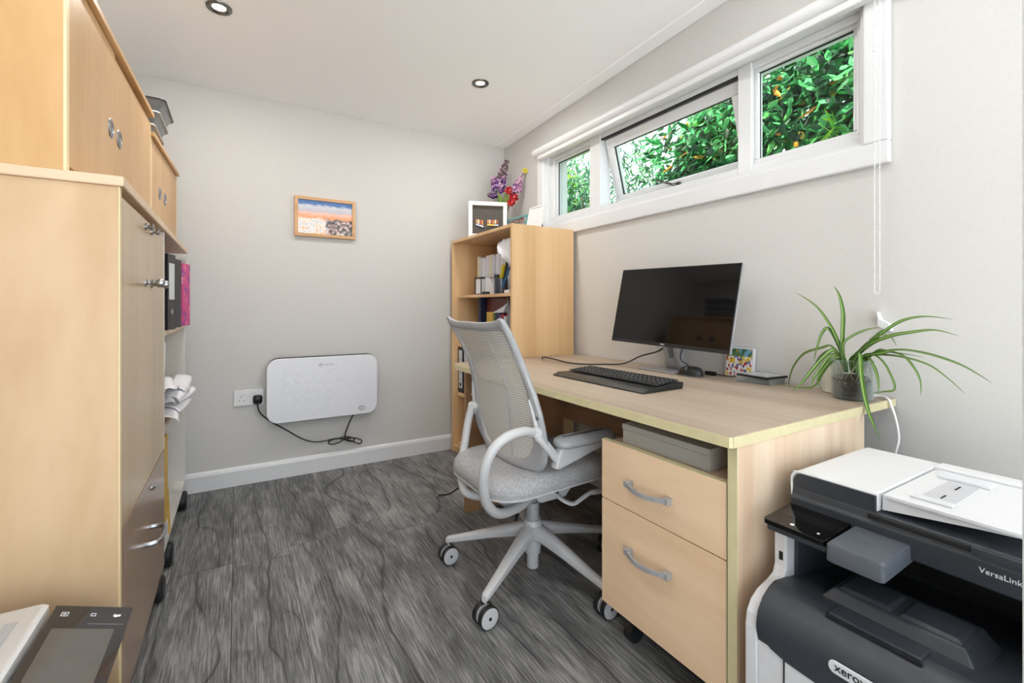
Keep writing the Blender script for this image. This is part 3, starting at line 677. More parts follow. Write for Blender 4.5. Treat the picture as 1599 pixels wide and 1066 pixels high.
# crumpled bag over the magazines
bm = BM(); random.seed(5); n = 12; g = []
for i in range(n):
    row = []
    for j in range(n):
        u, v = i/(n-1), j/(n-1)
        row.append(bm.verts.new((1.31+.03*math.sin(u*5+v*3)+.1*u*u+random.uniform(-.006,.006), 2.170+.17*v*(1-.75*u)+.0, 1.415-.24*u-.03*v+random.uniform(-.006,.006))))
    g.append(row)
for i in range(n-1):
    for j in range(n-1): bm.faces.new([g[i][j], g[i+1][j], g[i+1][j+1], g[i][j+1]])
o = obj('paper_wrapper', bm, M['paper'], smooth=True, loc=(1.33,2.2,1.3)); s_ = o.modifiers.new('t','SOLIDIFY'); s_.thickness = .0012
tag(o, 'crumpled white paper wrapper hanging over the magazines at the right of the top shelf', 'paper')
t = thing('letter_rack', (1.34, 2.64, z0), 'small black wire letter rack with papers on the top bookcase shelf', 'rack')
bm = BM()
for (p, q) in (((1.33,2.69,z0),(1.33,2.69,1.19)),((1.33,2.60,z0),(1.33,2.60,1.19)),((1.33,2.69,1.188),(1.33,2.60,1.188)),((1.33,2.69,z0+.003),(1.33,2.60,z0+.003)),((1.33,2.69,1.188),(1.41,2.69,1.188)),((1.33,2.60,1.188),(1.41,2.60,1.188)),((1.33,2.69,z0+.003),(1.41,2.69,z0+.003)),((1.33,2.60,z0+.003),(1.41,2.60,z0+.003))): tube(bm, [p, q], .0035, 6)
obj('frame', bm, M['black'], t, smooth=True)
obj('paper_block', mbox(1.335, 1.40, 2.606, 2.684, z0+.006, 1.178), M['paper'], t)
bm = BM(); prism(bm, [(2.58,z0),(2.47,z0),(2.48,1.13),(2.52,1.175),(2.585,1.19)], 'X', 1.35, 1.38); tag(obj('card_box', bm, M['paper'], loc=(1.365,2.53,z0), bevel=.003), 'white folded card leaning beside the wire rack on the top bookcase shelf', 'card')
t = thing('stapler', (1.35, 2.46, z0), 'black office stapler resting in front of the magazines on the top shelf', 'stapler')
T = Matrix.Translation((1.395, 2.50, z0+.085)) @ Matrix.Rotation(.35, 4, 'X')
obj('base', mbox(-.02, .02, -.09, .03, -.012, 0, T), M['black'], t, bevel=.004)
obj('arm', prism(BM(), [(-.09,.004),(.03,.004),(.035,.03),(.0,.04),(-.08,.018)], 'X', -.015, .015, T), M['black'], t, bevel=.004)
t = thing('pen_pot', (1.33, 2.355, z0), 'grey metal pen pot on the top bookcase shelf', 'pen pot')
bm = BM(); lathe(bm, [(.040,0),(.041,.002),(.041,.088),(.038,.088),(.037,.006),(.001,.006)], (1.335,2.352,z0), 'Z', 28); obj('cup', bm, plain('gunmetal', (84,90,100), .3, .6), t, smooth=True)
def stick(nm, a, b, r, m_, label, cat, flat=1.0):
    tag(obj(nm, tube(BM(), [a, b], r, 8, flat=flat), m_, smooth=True, loc=a), label, cat)
stick('ruler', (1.335,2.375,z0+.01), (1.33,2.31,z0+.165), .0135, plain('lemon plastic', (222,200,50), .4), 'yellow plastic ruler leaning in the pen pot', 'ruler', .3)
stick('pen', (1.345,2.345,z0+.01), (1.345,2.285,z0+.19), .0045, plain('maroon', (90,40,60), .4), 'dark maroon pen in the pen pot', 'pen')
stick('pen', (1.33,2.335,z0+.01), (1.325,2.262,z0+.18), .0055, M['ink'], 'thick black pen leaning right in the pen pot', 'pen')
stick('pen', (1.35,2.36,z0+.01), (1.352,2.318,z0+.185), .0038, M['ink'], 'slim black pen behind the yellow ruler in the pen pot', 'pen')
stick('scissors_case', (1.325,2.326,z0+.02), (1.33,2.245,z0+.150), .009, M['blue'], 'blue handled tool leaning out of the pen pot', 'tool', .5)
tag(obj('eraser', mbox(1.31,1.34,2.215,2.275,z0,z0+.018), M['label'], loc=(1.325,2.245,z0), bevel=.003), 'small white box at the right front edge of the top shelf', 'box')
tag(obj('tape_reel', lathe(BM(), [(.012,0),(.024,0),(.024,.014),(.012,.014)], (1.312,2.50,z0), 'Z', 20), M['black'], smooth=True, loc=(1.312,2.5,z0)), 'small black reel lying at the front edge of the top bookcase shelf', 'reel')

# second shelf: dark books, red file, small box and folders
z0 = .746
def book(y0, y1, h, m_, x0=1.36, d=.22, label='', nm='book', lean=0):
    T = Matrix.Translation((x0, y0, z0)) @ Matrix.Rotation(lean, 4, 'X')
    bm = BM(); box(bm, 0, d, 0, .0025, 0, h, T); box(bm, 0, d, y1-y0-.0025, y1-y0, 0, h, T); box(bm, 0, .003, .0025, y1-y0-.0025, 0, h, T)
    t = thing(nm, (x0, y0, z0), label, nm.split('_')[-1]); obj('cover', bm, m_, t); obj('pages', mbox(.004, d-.004, .003, y1-y0-.003, .003, h-.003, T), M['paper'], t); return t
red = plain('dark red leatherette', (110,44,30), .4); navy = plain('navy cloth', (30,36,66), .5); purp = plain('purple card', (120,60,130), .5)
maroon = plain('crimson card', (150,36,50), .5); grn = plain('olive card', (92,100,60), .5)
book(2.665, 2.70, .315, navy, label='dark navy book at the left of the second bookcase shelf')
tag(obj('box_file', mbox(1.40, 1.66, 2.37, 2.655, z0, z0+.310), red, loc=(1.53,2.5,z0), bevel=.002), 'large dark red box file on the second bookcase shelf', 'box file')
tag(obj('card_box', mbox(1.345, 1.395, 2.475, 2.555, z0+.15, z0+.222), M['yellow'], loc=(1.37,2.515,z0+.15), bevel=.002), 'small tan cardboard box in front of the red box file', 'box')
tag(obj('card_box', mbox(1.345, 1.395, 2.47, 2.56, z0, z0+.1495), M['black'], loc=(1.37,2.515,z0), bevel=.002), 'black box carrying the small tan box on the second bookcase shelf', 'box')
book(2.440, 2.466, .215, grn, x0=1.345, d=.05, label='olive spined booklet right of the tan box')
book(2.405, 2.435, .225, navy, x0=1.345, d=.05, label='navy booklet beside the olive one on the second shelf')
book(2.380, 2.402, .222, M['black'], x0=1.345, d=.05, label='black booklet beside the navy one on the second shelf')
book(2.345, 2.362, .205, purp, x0=1.33, d=.035, label='purple folder on the second bookcase shelf')
book(2.318, 2.338, .212, maroon, x0=1.33, d=.035, label='crimson folder beside the purple one')
book(2.296, 2.310, .20, M['label'], x0=1.33, d=.035, label='white folder right of the crimson one')
tag(obj('envelope', prism(BM(), [(2.47,.965),(2.34,.966),(2.30,1.02),(2.33,1.005),(2.42,.978)], 'X', 1.342, 1.385), M['label'], loc=(1.36,2.4,.97)), 'white envelopes lying across the tops of the booklets', 'envelope')
tag(obj('folder', prism(BM(), [(2.26,z0),(2.165,z0),(2.165,1.050),(2.275,1.050)], 'X', 1.37, 1.38), M['blue'], loc=(1.37,2.2,z0)), 'bright blue folder at the right end of the second shelf', 'folder')
tag(obj('folder', prism(BM(), [(2.295,z0),(2.20,z0),(2.27,1.02),(2.285,1.055)], 'X', 1.34, 1.349), M['grey_tray'], loc=(1.345,2.2,z0)), 'clear grey plastic folder leaning in front of the blue one', 'folder')
tag(obj('card_box', mbox(1.305, 1.335, 2.16, 2.28, z0, z0+.085), M['label'], loc=(1.32,2.2,z0), bevel=.002), 'white card box at the right front of the second shelf', 'box')
# third shelf: lever arch files
z0 = .411
for i, (y_, lb) in enumerate(((2.853,'dark blue lever arch file at the far left of the third bookcase shelf'),(2.765,'middle dark blue lever arch file of the third bookcase shelf, beside the chair frame'),(2.675,'dark blue lever arch file half hidden behind the chair frame'))):
    w_ = .078; t = thing('lever_arch_file', (1.32, y_, z0), lb, 'file'); nv = M.setdefault('navyfile', plain('navy file board', (34,44,62), .5))
    bm = BM(); box(bm, 1.32, 1.60, y_, y_+.003, z0, z0+.31); box(bm, 1.32, 1.60, y_+w_-.003, y_+w_, z0, z0+.31); box(bm, 1.32, 1.323, y_+.003, y_+w_-.003, z0, z0+.31); obj('cover', bm, nv, t)
    obj('paper_block', mbox(1.33, 1.595, y_+.006, y_+w_-.006, z0+.004, z0+.29), M['paper'], t)
    obj('spine_label', mbox(1.3193, 1.32, y_+.012, y_+w_-.012, z0+.03, z0+.29), M['label'], t)
    bm = BM()
    for k in range(4): box(bm, 1.3188, 1.3193, y_+.014, y_+w_-.014, z0+.09+k*.045, z0+.0915+k*.045)
    lathe(bm, [(.006,-.001),(.013,-.001),(.013,.0),(.006,0)], (1.3193, y_+w_/2, z0+.055), 'X', 14); obj('label_lines', bm, M['ink'], t)
# bottom shelf
tag(obj('card_box', mbox(1.34, 1.62, 2.60, 2.86, .061, .2), M['beech_in'], loc=(1.5,2.7,.061), bevel=.003), 'brown storage box on the bottom bookcase shelf', 'box')
tag(obj('cable_coil', tube(BM(), [(1.42+.07*math.cos(k*.7), 2.73+.07*math.sin(k*.7), .206+.0012*k) for k in range(28)], .004, 6), M['cable'], smooth=True, loc=(1.42,2.73,.2)), 'coil of black cable lying on the brown storage box', 'cable')

# ------------------------------------------------------------------ on top of the bookcase
T = Rz((1.2865+.012, 2.72, BZ), math.radians(-20.7))
t = thing('display_frame', (1.41, 2.67, BZ), 'white box frame holding war medals on top of the bookcase', 'frame')
L, H, w = .257, .240, .026; bm = BM()
for (x0,x1,c0,c1) in ((0,L,0,w),(0,L,H-w,H),(0,w,w,H-w),(L-w,L,w,H-w)): box(bm, x0, x1, 0, .03, c0, c1, T)
obj('frame', bm, M['white'], t, bevel=.002)
obj('backing', mbox(w-.002, L-w+.002, .02, .024, w-.002, H-w+.002, T), plain('dark grey felt', (84,80,76), .9, amt=6, scale=90), t)
rib = [plain('orange ribbon', (206,140,80), .6), plain('cream ribbon', (226,214,190), .6), plain('rust ribbon', (170,84,58), .6)]
silver = M['steel']; gold = plain('gilt medal', (210,170,80), .35, .7)
for gx, cnt, gm in ((.050, 4, silver), (.125, 6, gold)):
    for k in range(cnt):
        xx = gx + k*.0125; dz = -.004*k if cnt == 4 else 0
        md = obj('medal', lathe(BM(), [(.001,-.0045),(.0065,-.004),(.007,-.002),(.007,0)], (xx+.006, .012, .088+dz), 'Y', 14, T), silver if (k > 3 or cnt == 4) else gm, t, smooth=True)
        obj('ribbon', mbox(xx, xx+.010, .010, .012, .097+dz, .122+dz*.3, T), rib[k % 3], md)
# flowers behind it
t = thing('vase', (1.60, 2.78, BZ), 'dark slender vase hidden behind the white medal frame', 'vase')
obj('body', lathe(BM(), [(.03,0),(.042,.03),(.045,.09),(.028,.16),(.024,.19),(.027,.20),(.022,.20),(.02,.15),(.001,.15)], (1.60,2.78,BZ), 'Z', 20), M['black'], t, smooth=True)
def blossom(bm, c, r, n=5, nrm=None, mi=0):
    nrm = (nrm or Vector((random.uniform(-1,-.2), random.uniform(-1,-.3), random.uniform(-.2,.8)))).normalized()
    a = nrm.orthogonal().normalized(); b = nrm.cross(a)
    for k in range(n):
        q = 2*PI*k/n + random.random()*.3; d = a*math.cos(q)+b*math.sin(q); s = nrm.cross(d)
        c0 = bm.verts.new(c); p = [bm.verts.new(c + d*r*.5 + s*r*.42 + nrm*r*.2), bm.verts.new(c + d*r + nrm*r*.12), bm.verts.new(c + d*r*.5 - s*r*.42 + nrm*r*.2)]
        bm.faces.new([c0]+p).material_index = mi
    k = [bm.verts.new(c+nrm*r*.25+(a*math.cos(2*PI*j/5)+b*math.sin(2*PI*j/5))*r*.16) for j in range(5)]; bm.faces.new(k).material_index = 1
def spike(nm, p0, p1, rmax, cols, label, n=46, r=.014):
    random.seed(len(label)); t = thing(nm, p0, label, 'flower')
    A, B = Vector(p0), Vector(p1)
    obj('stem', tube(BM(), [Vector((1.60,2.78,1.62)), A, (A+B)/2+Vector((.005,0,.004)), B], .0022, 6, 4), M['stem'], t, smooth=True)
    for ci, (cm, share, f0, f1) in enumerate(cols):
        bm = BM()
        for i in range(int(n*share)):
            f = f0+(f1-f0)*random.random(); c = A.lerp(B, f); sp_ = rmax*(1-.75*f); a_ = random.random()*2*PI
            c += Vector((math.cos(a_)*sp_, math.sin(a_)*sp_*.7, random.uniform(-.01,.01))); blossom(bm, c, r*(1-.5*f))
        obj('blossoms', bm, [cm, M['petal_eye']], t)
M['stem'] = plain('green stem', (92,120,60), .6); M['petal_eye'] = plain('cream flower eye', (232,222,190), .6)
pv = M['petal_violet']; pm = M['petal_pink']; pd = M['petal_plum']; pp = M['petal_pink']
spike('flower_spike', (1.555,2.80,1.80), (1.640,2.80,2.04), .042, [(pv,.45,0,.5),(pd,.6,.3,1),(pp,.15,.1,.6)], 'tall purple delphinium spike, highest in the bookcase bouquet', 110, .019)
spike('flower_spike', (1.56,2.80,1.77), (1.490,2.80,1.78), .030, [(pv,.7,0,1),(pd,.3,.3,1)], 'low violet flower spray leaning left in the bouquet', 50, .018)
spike('flower_spike', (1.55,2.78,1.83), (1.525,2.80,1.90), .034, [(pv,.5,0,.8),(pm,.4,0,1)], 'short violet spray between the tall and low purple spikes', 56, .019)
spike('flower_spike', (1.650,2.70,1.79), (1.690,2.68,1.925), .030, [(pm,.55,0,.8),(pp,.5,0,1),(pv,.2,0,.4)], 'pink and mauve flower spike on the window side of the bouquet', 84, .018)
random.seed(3)
for (c, r, lb) in (((1.607,2.72,1.80),.036,'red flower head at the top of the red pair in the bouquet'),((1.635,2.71,1.755),.042,'largest red flower head, middle of the bouquet'),((1.612,2.70,1.715),.034,'lowest red flower head with a pink centre')):
    t = thing('red_flower', c, lb, 'flower'); bm = BM()
    for q in range(5): blossom(bm, Vector(c)+Vector((0,-.004*q,.0)), r*(1-.15*q), 7, Vector((-.45,-.85,.1+.1*random.random())))
    obj('petals', bm, [M['petal_red'], M['petal_eye']], t)
    obj('stem', tube(BM(), [(1.60,2.78,1.62), Vector(c)+Vector((.005,.03,-.01)), c], .0022, 6, 4), M['stem'], t, smooth=True)
c = (1.715,2.68,1.945); t = thing('yellow_flower', c, 'small yellow flower at the top right of the bouquet', 'flower'); bm = BM()
for q in range(3): blossom(bm, Vector(c), .026*(1-.2*q), 7, Vector((-.5,-.8,.3)))
obj('petals', bm, [plain('yellow petal', (206,190,60), .5, amt=12), M['stem']], t); obj('stem', tube(BM(), [(1.60,2.78,1.62),(1.68,2.70,1.85),c], .002, 6, 4), M['stem'], t, smooth=True)
random.seed(9); bm = BM()
for k in range(9):
    a_ = Vector((1.60,2.76,1.65)); b_ = Vector((random.uniform(1.49,1.60), random.uniform(2.68,2.74), random.uniform(1.74,1.80)))
    d = (b_-a_); s = d.cross(Vector((0,1,0))).normalized()*.014; mdl = a_+d*.55
    v = [bm.verts.new(p) for p in (a_, mdl+s, b_, mdl-s)]; bm.faces.new(v)
tag(obj('leaf_spray', bm, plain('lettuce green leaf', (120,150,66), .55, amt=20), loc=(1.6,2.76,1.65)), 'spray of green leaves above the medal frame', 'leaves')
# teal photo frame and white photo frame
def small_frame(nm, x, y0, y1, h, lean, rot, fm, pm_, label, w=.012):
    T = Matrix.Translation((x, y0, BZ)) @ Matrix.Rotation(rot, 4, 'Z') @ Matrix.Rotation(lean, 4, 'Y'); Lw = y1-y0
    t = thing(nm, (x, (y0+y1)/2, BZ), label, 'photo frame'); bm = BM()
    for (a,b,c,d) in ((0,Lw,0,w),(0,Lw,h-w,h),(0,w,w,h-w),(Lw-w,Lw,w,h-w)): box(bm, 0, .012, a, b, c, d, T)
    obj('frame', bm, fm, t, bevel=.001); obj('photo', mbox(.004, .008, w-.001, Lw-w+.001, w-.001, h-w+.001, T), pm_, t)
    obj('stand', prism(BM(), [(lean*h*.75+.013,h*.73),(lean*h*.75+.016,h*.75),(lean*h+.06,.0),(lean*h+.055,.0)], 'Y', Lw*.45, Lw*.55, Matrix.Translation((x, y0, BZ)) @ Matrix.Rotation(rot, 4, 'Z')), M['black'], t); return t
ph = mat('grey street photo', (150,145,140), .3); v1 = nd(ph, 'ShaderNodeTexVoronoi'); v1.inputs['Scale'].default_value = 60; lk(ph, coords(ph, (1,1,2.2)), v1.inputs['Vector'])
rr_ = ramp(ph, v1.outputs['Color'], [(.2,(60,62,60)), (.45,(120,112,104)), (.6,(190,186,180)), (.8,(110,60,60))]); lk(ph, rr_.outputs[0], bsdf(ph).inputs['Base Color'])
small_frame('photo_frame', 1.545, 2.425, 2.635, .13, .14, .06, M['teal'], ph, 'teal edged landscape photo frame between the medals and the white frame')
small_frame('photo_frame', 1.535, 2.245, 2.405, .165, .22, 0, M['white'], M['label'], 'white portrait photo frame leaning near the window on the bookcase', .009)

# ------------------------------------------------------------------ desk
DZ = .721; DX0, DY0, DY1 = .905, .598, 2.118
dk = thing('desk', (1.3, 1.36, 0), 'long pale oak desk with a cream edge along the window wall', 'desk')
pts = [(XR-.003, DY0), (DX0+.006, DY0), (DX0, DY0+.006), (DX0, DY1-.07), (DX0+.02, DY1-.022), (DX0+.07, DY1), (XR-.003, DY1)]
obj('top', prism(BM(), pts, 'Z', DZ-.024, DZ), M['desk'], dk, bevel=.002)
bm = BM(); out = [(XR-.003, DY0), (DX0+.006, DY0), (DX0, DY0+.006), (DX0, DY1-.07), (DX0+.02, DY1-.022), (DX0+.07, DY1)]
for i in range(len(out)-1):
    (x0,y0),(x1,y1) = out[i], out[i+1]; d = Vector((x1-x0, y1-y0)).normalized(); nn = Vector((-d.y, d.x))*.0022
    prism(bm, [(x0,y0),(x1,y1),(x1+nn.x,y1+nn.y),(x0+nn.x,y0+nn.y)], 'Z', DZ-.0243, DZ-.0012)
obj('edge_band', bm, M['edge'], dk)
obj('end_panel', mbox(.932, 1.527, DY0+.002, DY0+.024, 0, DZ-.024), M['desk_side'], dk, bevel=.001)
obj('edge_band', mbox(.929, .932, DY0+.002, DY0+.024, 0, DZ-.024), M['edge'], dk)
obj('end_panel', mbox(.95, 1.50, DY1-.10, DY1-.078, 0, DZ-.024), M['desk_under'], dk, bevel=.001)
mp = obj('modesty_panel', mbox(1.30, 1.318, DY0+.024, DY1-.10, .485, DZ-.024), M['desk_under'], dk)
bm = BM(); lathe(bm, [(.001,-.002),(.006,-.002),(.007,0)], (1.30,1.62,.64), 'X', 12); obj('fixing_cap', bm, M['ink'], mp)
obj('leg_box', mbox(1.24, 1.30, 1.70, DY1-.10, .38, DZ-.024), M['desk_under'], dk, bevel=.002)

# pedestal drawers under it
pd_ = thing('drawer_pedestal', (1.16, .83, 0), 'pale beech two drawer pedestal on castors under the near end of the desk', 'pedestal')
PX = .935; PY0, PY1 = .630, 1.036
obj('carcass', mbox(PX+.022, 1.42, PY0+.004, PY1-.004, .115, .600), M['desk_side'], pd_, bevel=.002)
obj('edge_band', mbox(PX+.019, PX+.022, PY0+.004, PY1-.004, .588, .600), M['edge'], pd_)
d1 = obj('drawer', mbox(PX, PX+.018, PY0, PY1, .434, .606), M['drawer'], pd_, bevel=.001)
d2 = obj('drawer', mbox(PX, PX+.018, PY0, PY1, .125, .431), M['drawer'], pd_, bevel=.001)
for dd, a, b in ((d1,.434,.606),(d2,.125,.431)):
    obj('edge_band', mbox(PX-.0006, PX+.018, PY0-.0015, PY0, a, b), M['edge'], dd)
    if b > .5: obj('edge_band', mbox(PX, PX+.018, PY0, PY1, b, b+.0012), M['edge'], dd)
for dd, z in ((d1,.512),(d2,.325)):
    bm = BM(); y0, y1 = .777, .928
    box(bm, PX-.020, PX, y0, y0+.018, z-.008, z+.008); box(bm, PX-.020, PX, y1-.018, y1, z-.008, z+.008)
    P = [(PX-.016-.016*math.sin(PI*k/12), y0+.008+(y1-y0-.016)*k/12, z-.004*math.sin(PI*k/12)) for k in range(13)]
    for p, q in zip(P, P[1:]):
        prism(bm, [(p[0]-.004,p[1]),(p[0]+.004,p[1]),(q[0]+.004,q[1]),(q[0]-.004,q[1])], 'Z', p[2]-.006, p[2]+.006)
    obj('handle', bm, M['silver'], dd, bevel=.001)
def small_castor(parent, x, y, r=.024):
    bm = BM(); lathe(bm, [(r*.5,-.016),(r,-.014),(r,.014),(r*.5,.016)], (x, y, r), 'Y', 20); box(bm, x-.006, x+.006, y-.006, y+.006, r, .116); obj('castor', bm, M['black'], parent, smooth=True)
for y in (.68, .99):
    for x in (1.02, 1.36): small_castor(pd_, x, y, .028)
# clear storage box on the pedestal
t = thing('storage_box', (1.1, .84, .6), 'long frosted clear plastic lidded box lying on top of the pedestal', 'box')
def tub(x0,x1,y0,y1,z0,z1,th=.002):
    bm = BM(); box(bm,x0,x1,y0,y1,z0,z0+th); box(bm,x0,x0+th,y0,y1,z0,z1); box(bm,x1-th,x1,y0,y1,z0,z1); box(bm,x0,x1,y0,y0+th,z0,z1); box(bm,x0,x1,y1-th,y1,z0,z1); return bm
obj('body', tub(.976, 1.24, .700, .990, .6015, .640), M['clear_plastic'], t, bevel=.0012)
b2 = tub(.974, 1.242, .698, .992, .641, .657); box(b2, .974, 1.242, .698, .992, .6555, .657); obj('lid', b2, M['clear_plastic'], t, bevel=.0012)
random.seed(8); bm = BM()
for k in range(16):
    x, y = random.uniform(.99,1.15), random.uniform(.73,.95); lathe(bm, [(.004,0),(.007,.001),(.007,.010),(.003,.013)], (x,y,.6045), 'Z', 8)
obj('small_parts', bm, M['label'], t, smooth=True)
obj('paper_sheet', mbox(.985, 1.2, .71, .98, .6036, .606), M['paper'], t)

# ------------------------------------------------------------------ monitor
mo = thing('monitor', (1.62, 1.37, DZ), 'large thin bezel black computer monitor on a silver stand', 'monitor')
R_ = Matrix.Translation((1.54, 1.298, 1.002)) @ Matrix.Rotation(math.radians(1.3), 4, 'X') @ Matrix.Rotation(math.radians(11.5), 4, 'Y')
# local: +Y to the left of the screen, -X towards the room
hw, hh = .298, .168
obj('housing', mbox(.002, .016, -hw, hw, -hh, hh, R_), M['silver'], mo, bevel=.002)
obj('bezel', mbox(-.002, .0025, -hw-.001, hw+.001, -hh-.001, hh+.001, R_), M['black'], mo, bevel=.001)
obj('screen', mbox(-.0028, -.0015, -hw+.002, hw-.002, -hh+.014, hh-.002, R_), M['black_gloss'], mo)
obj('rear_bulge', mbox(.016, .045, -.13, .13, -.12, .10, R_), M['black'], mo, bevel=.008)
text('lettering', 'DELL', .010, R_ @ basis((-.0030, .011, -hh+.004), (0,-1,0), (0,0,1)), M['white_ink'], mo, .0002)
bm = BM(); prism(bm, [(1.545,1.278),(1.712,1.278),(1.712,1.478),(1.545,1.478)], 'Z', DZ, DZ+.007); st = obj('stand_foot', bm, M['silver'], mo, bevel=.003)
bm = BM(); P = [(1.655,DZ+.007),(1.700,DZ+.007),(1.640,.99),(1.590,1.0)]
for a, b in ((1.335,1.358),(1.388,1.412)): prism(bm, P, 'Y', a, b)
prism(bm, [(1.655,DZ+.007),(1.700,DZ+.007),(1.688,.775),(1.640,.775)], 'Y', 1.357, 1.389); prism(bm, [(1.622,.86),(1.668,.86),(1.640,.99),(1.590,1.0)], 'Y', 1.357, 1.389)
obj('stand_neck', bm, M['silver'], mo, bevel=.004)

# keyboard
kb = thing('keyboard', (1.2, 1.27, DZ), 'black full size computer keyboard with a palm rest on the desk', 'keyboard')
Tk = Rz((1.2, 1.275, DZ), math.radians(.8))
bm = BM(); prism(bm, [(.100,.0),(.104,.022),(.06,.021),(-.025,.013),(-.060,.012),(-.094,.004),(-.097,0)], 'Y', -.237, .237, Tk)
obj('body', bm, M['black'], kb, bevel=.004)
bm = BM(); prism(bm, [(-.022,.0135),(-.036,.0145),(-.070,.0135),(-.095,.0055),(-.0965,.002),(-.06,.001),(-.022,.001)], 'Y', -.239, .239, Tk); obj('palm_rest', bm, plain('satin black palm rest', (38,38,38), .35, amt=2), kb, bevel=.002)
kp = plain('black keycap', (34,35,37), .45, amt=2)
rows = [(.086,24),(.064,24),(.045,23),(.026,22),(.007,22),(-.012,17)]
count = 0; bm = BM()
for ri, (x, n) in enumerate(rows):
    y = .226
    for k in range(n):
        w_ = .452/n - .0018
        if ri == 5 and k == 4: w_ = .452/n*5 - .0018
        if y - w_ < -.229: break
        z = .0145 + (x+.03)*.075 + .003
        gap = (abs(y-.076+.15) < .004)
        vs = [(x-.0078,y),(x+.0078,y),(x+.0078,y-w_),(x-.0078,y-w_)]
        k0 = []
        for zz, ins in ((z,0),(z+.0035,.0012)):
            k0.append([Tk @ Vector((px_ + (ins if px_ < x else -ins), py_ + (-ins if py_ == y else ins), zz)) for px_, py_ in vs])
        loft(bm, k0); y -= w_ + .0018; count += 1
ko = obj('keys', bm, kp, kb); ko['kind'] = 'stuff'
random.seed(2); bm = BM()
for ri, (x, n) in enumerate(rows[:5]):
    for k in range(n):
        y = .226 - (k+.35)*.452/n; z = .0145+(x+.03)*.075+.0068; box(bm, x-.001, x+.0035, y-.0035, y, z, z+.0003, Tk)
obj('key_legends', bm, plain('grey key print', (170,172,176), .6), kb)
# mouse
ms = thing('mouse', (1.58, 1.22, DZ), 'black wireless style computer mouse beside the monitor foot', 'mouse')
bm = BM(); rings = []
for i in range(9):
    f = i/8; z = .036*math.sin(f*PI/2); s_ = math.cos(f*PI/2)**.55 if f < 1 else .02
    rings.append([(1.58+.034*s_*math.cos(a)*(1+.0*math.sin(a)), 1.222+.056*s_*math.sin(a)-.006*f, DZ+.003+z) for a in [2*PI*k/24 for k in range(24)]])
obj('shell', loft(bm, rings), M['black'], ms, smooth=True)
obj('sole', lathe(BM(), [(.03,0),(.034,.002),(.034,.004)], (0,0,0), 'Z', 24, Matrix.Translation((1.58,1.222,DZ)) @ Matrix.Diagonal((1,1.6,1,1))), M['silver'], ms, smooth=True)
obj('wheel', lathe(BM(), [(.002,-.003),(.007,-.003),(.007,.003),(.002,.003)], (1.553,1.222,DZ+.030), 'Y', 14), M['grey_tray'], ms)
# cables on the desk
def cable(nm, pts, r, m_, label, k=6): return tag(obj(nm, tube(BM(), pts, r, 7, k), m_, smooth=True, loc=pts[0]), label, 'cable')
cable('monitor_cable', [(1.40,2.02,DZ-.0),(1.395,2.00,DZ+.012),(1.40,1.92,DZ+.010),(1.40,1.80,DZ+.004),(1.42,1.72,DZ+.004),(1.50,1.66,DZ+.004),(1.56,1.58,DZ+.012),(1.61,1.52,DZ+.05),(1.64,1.44,.80),(1.66,1.40,.84)], .0034, M['cable'], 'black cable trailing left across the desk from behind the monitor')
cable('mouse_cable', [(1.612,1.255,DZ+.018),(1.63,1.27,DZ+.03),(1.64,1.32,.775),(1.665,1.33,.82),(1.67,1.34,.86)], .002, M['cable'], 'thin black cable rising behind the mouse to the monitor')
t = thing('usb_adapter', (1.66,1.19,DZ), 'small black cable adapter between the mouse and the painted card', 'adapter')
obj('body', mbox(1.650,1.668,1.165,1.21,DZ,DZ+.016), M['black'], t, bevel=.003)
obj('lead', tube(BM(), [(1.66,1.165,DZ+.008),(1.665,1.14,DZ+.004),(1.69,1.10,DZ+.004),(1.72,1.08,DZ+.004)], .0022, 6, 5), M['cable'], t, smooth=True)
# painted card against the wall
m = mat('bright town painting', (200,180,150), .5)
vo = nd(m, 'ShaderNodeTexVoronoi'); vo.inputs['Scale'].default_value = 115; lk(m, coords(m, (1,1,.75)), vo.inputs['Vector'])
nz = nd(m, 'ShaderNodeTexNoise'); nz.inputs['Scale'].default_value = 30; lk(m, coords(m, (1,1,1)), nz.inputs['Vector'])
top = ramp(m, vo.outputs['Color'], [(.2,(60,110,80)), (.4,(110,160,190)), (.6,(90,120,70)), (.8,(180,150,60))])
bot = ramp(m, vo.outputs['Color'], [(.1,(230,224,226)), (.3,(224,190,60)), (.42,(240,236,236)), (.55,(170,50,40)), (.68,(90,110,160)), (.8,(236,226,230)), (.9,(210,200,70))])
for r_ in (top, bot): r_.color_ramp.interpolation = 'CONSTANT'
tc = nd(m, 'ShaderNodeTexCoord'); sp = nd(m, 'ShaderNodeSeparateXYZ'); lk(m, tc.outputs['Generated'], sp.inputs[0])
ad = nd(m, 'ShaderNodeMath', operation='MULTIPLY_ADD'); lk(m, nz.outputs[0], ad.inputs[0]); ad.inputs[1].default_value = .2; lk(m, sp.outputs['Z'], ad.inputs[2])
gz = nd(m, 'ShaderNodeMath', operation='GREATER_THAN'); lk(m, ad.outputs[0], gz.inputs[0]); gz.inputs[1].default_value = .82
m1 = nd(m, 'ShaderNodeMix', data_type='RGBA'); lk(m, gz.outputs[0], m1.inputs[0]); lk(m, bot.outputs[0], m1.inputs[6]); lk(m, top.outputs[0], m1.inputs[7]); lk(m, m1.outputs[2], bsdf(m).inputs['Base Color'])
t = thing('painted_card', (1.70,1.09,DZ), 'small canvas of a bright painted town standing behind the disc cases', 'picture')
Tc = Matrix.Translation((1.692, 0, DZ)) @ Matrix.Rotation(math.radians(6), 4, 'Y')
obj('canvas', mbox(0, .014, 1.030, 1.146, 0, .120, Tc), M['white'], t, bevel=.001)
obj('painting', mbox(-.0006, 0, 1.036, 1.142, .002, .114, Tc), m, t)
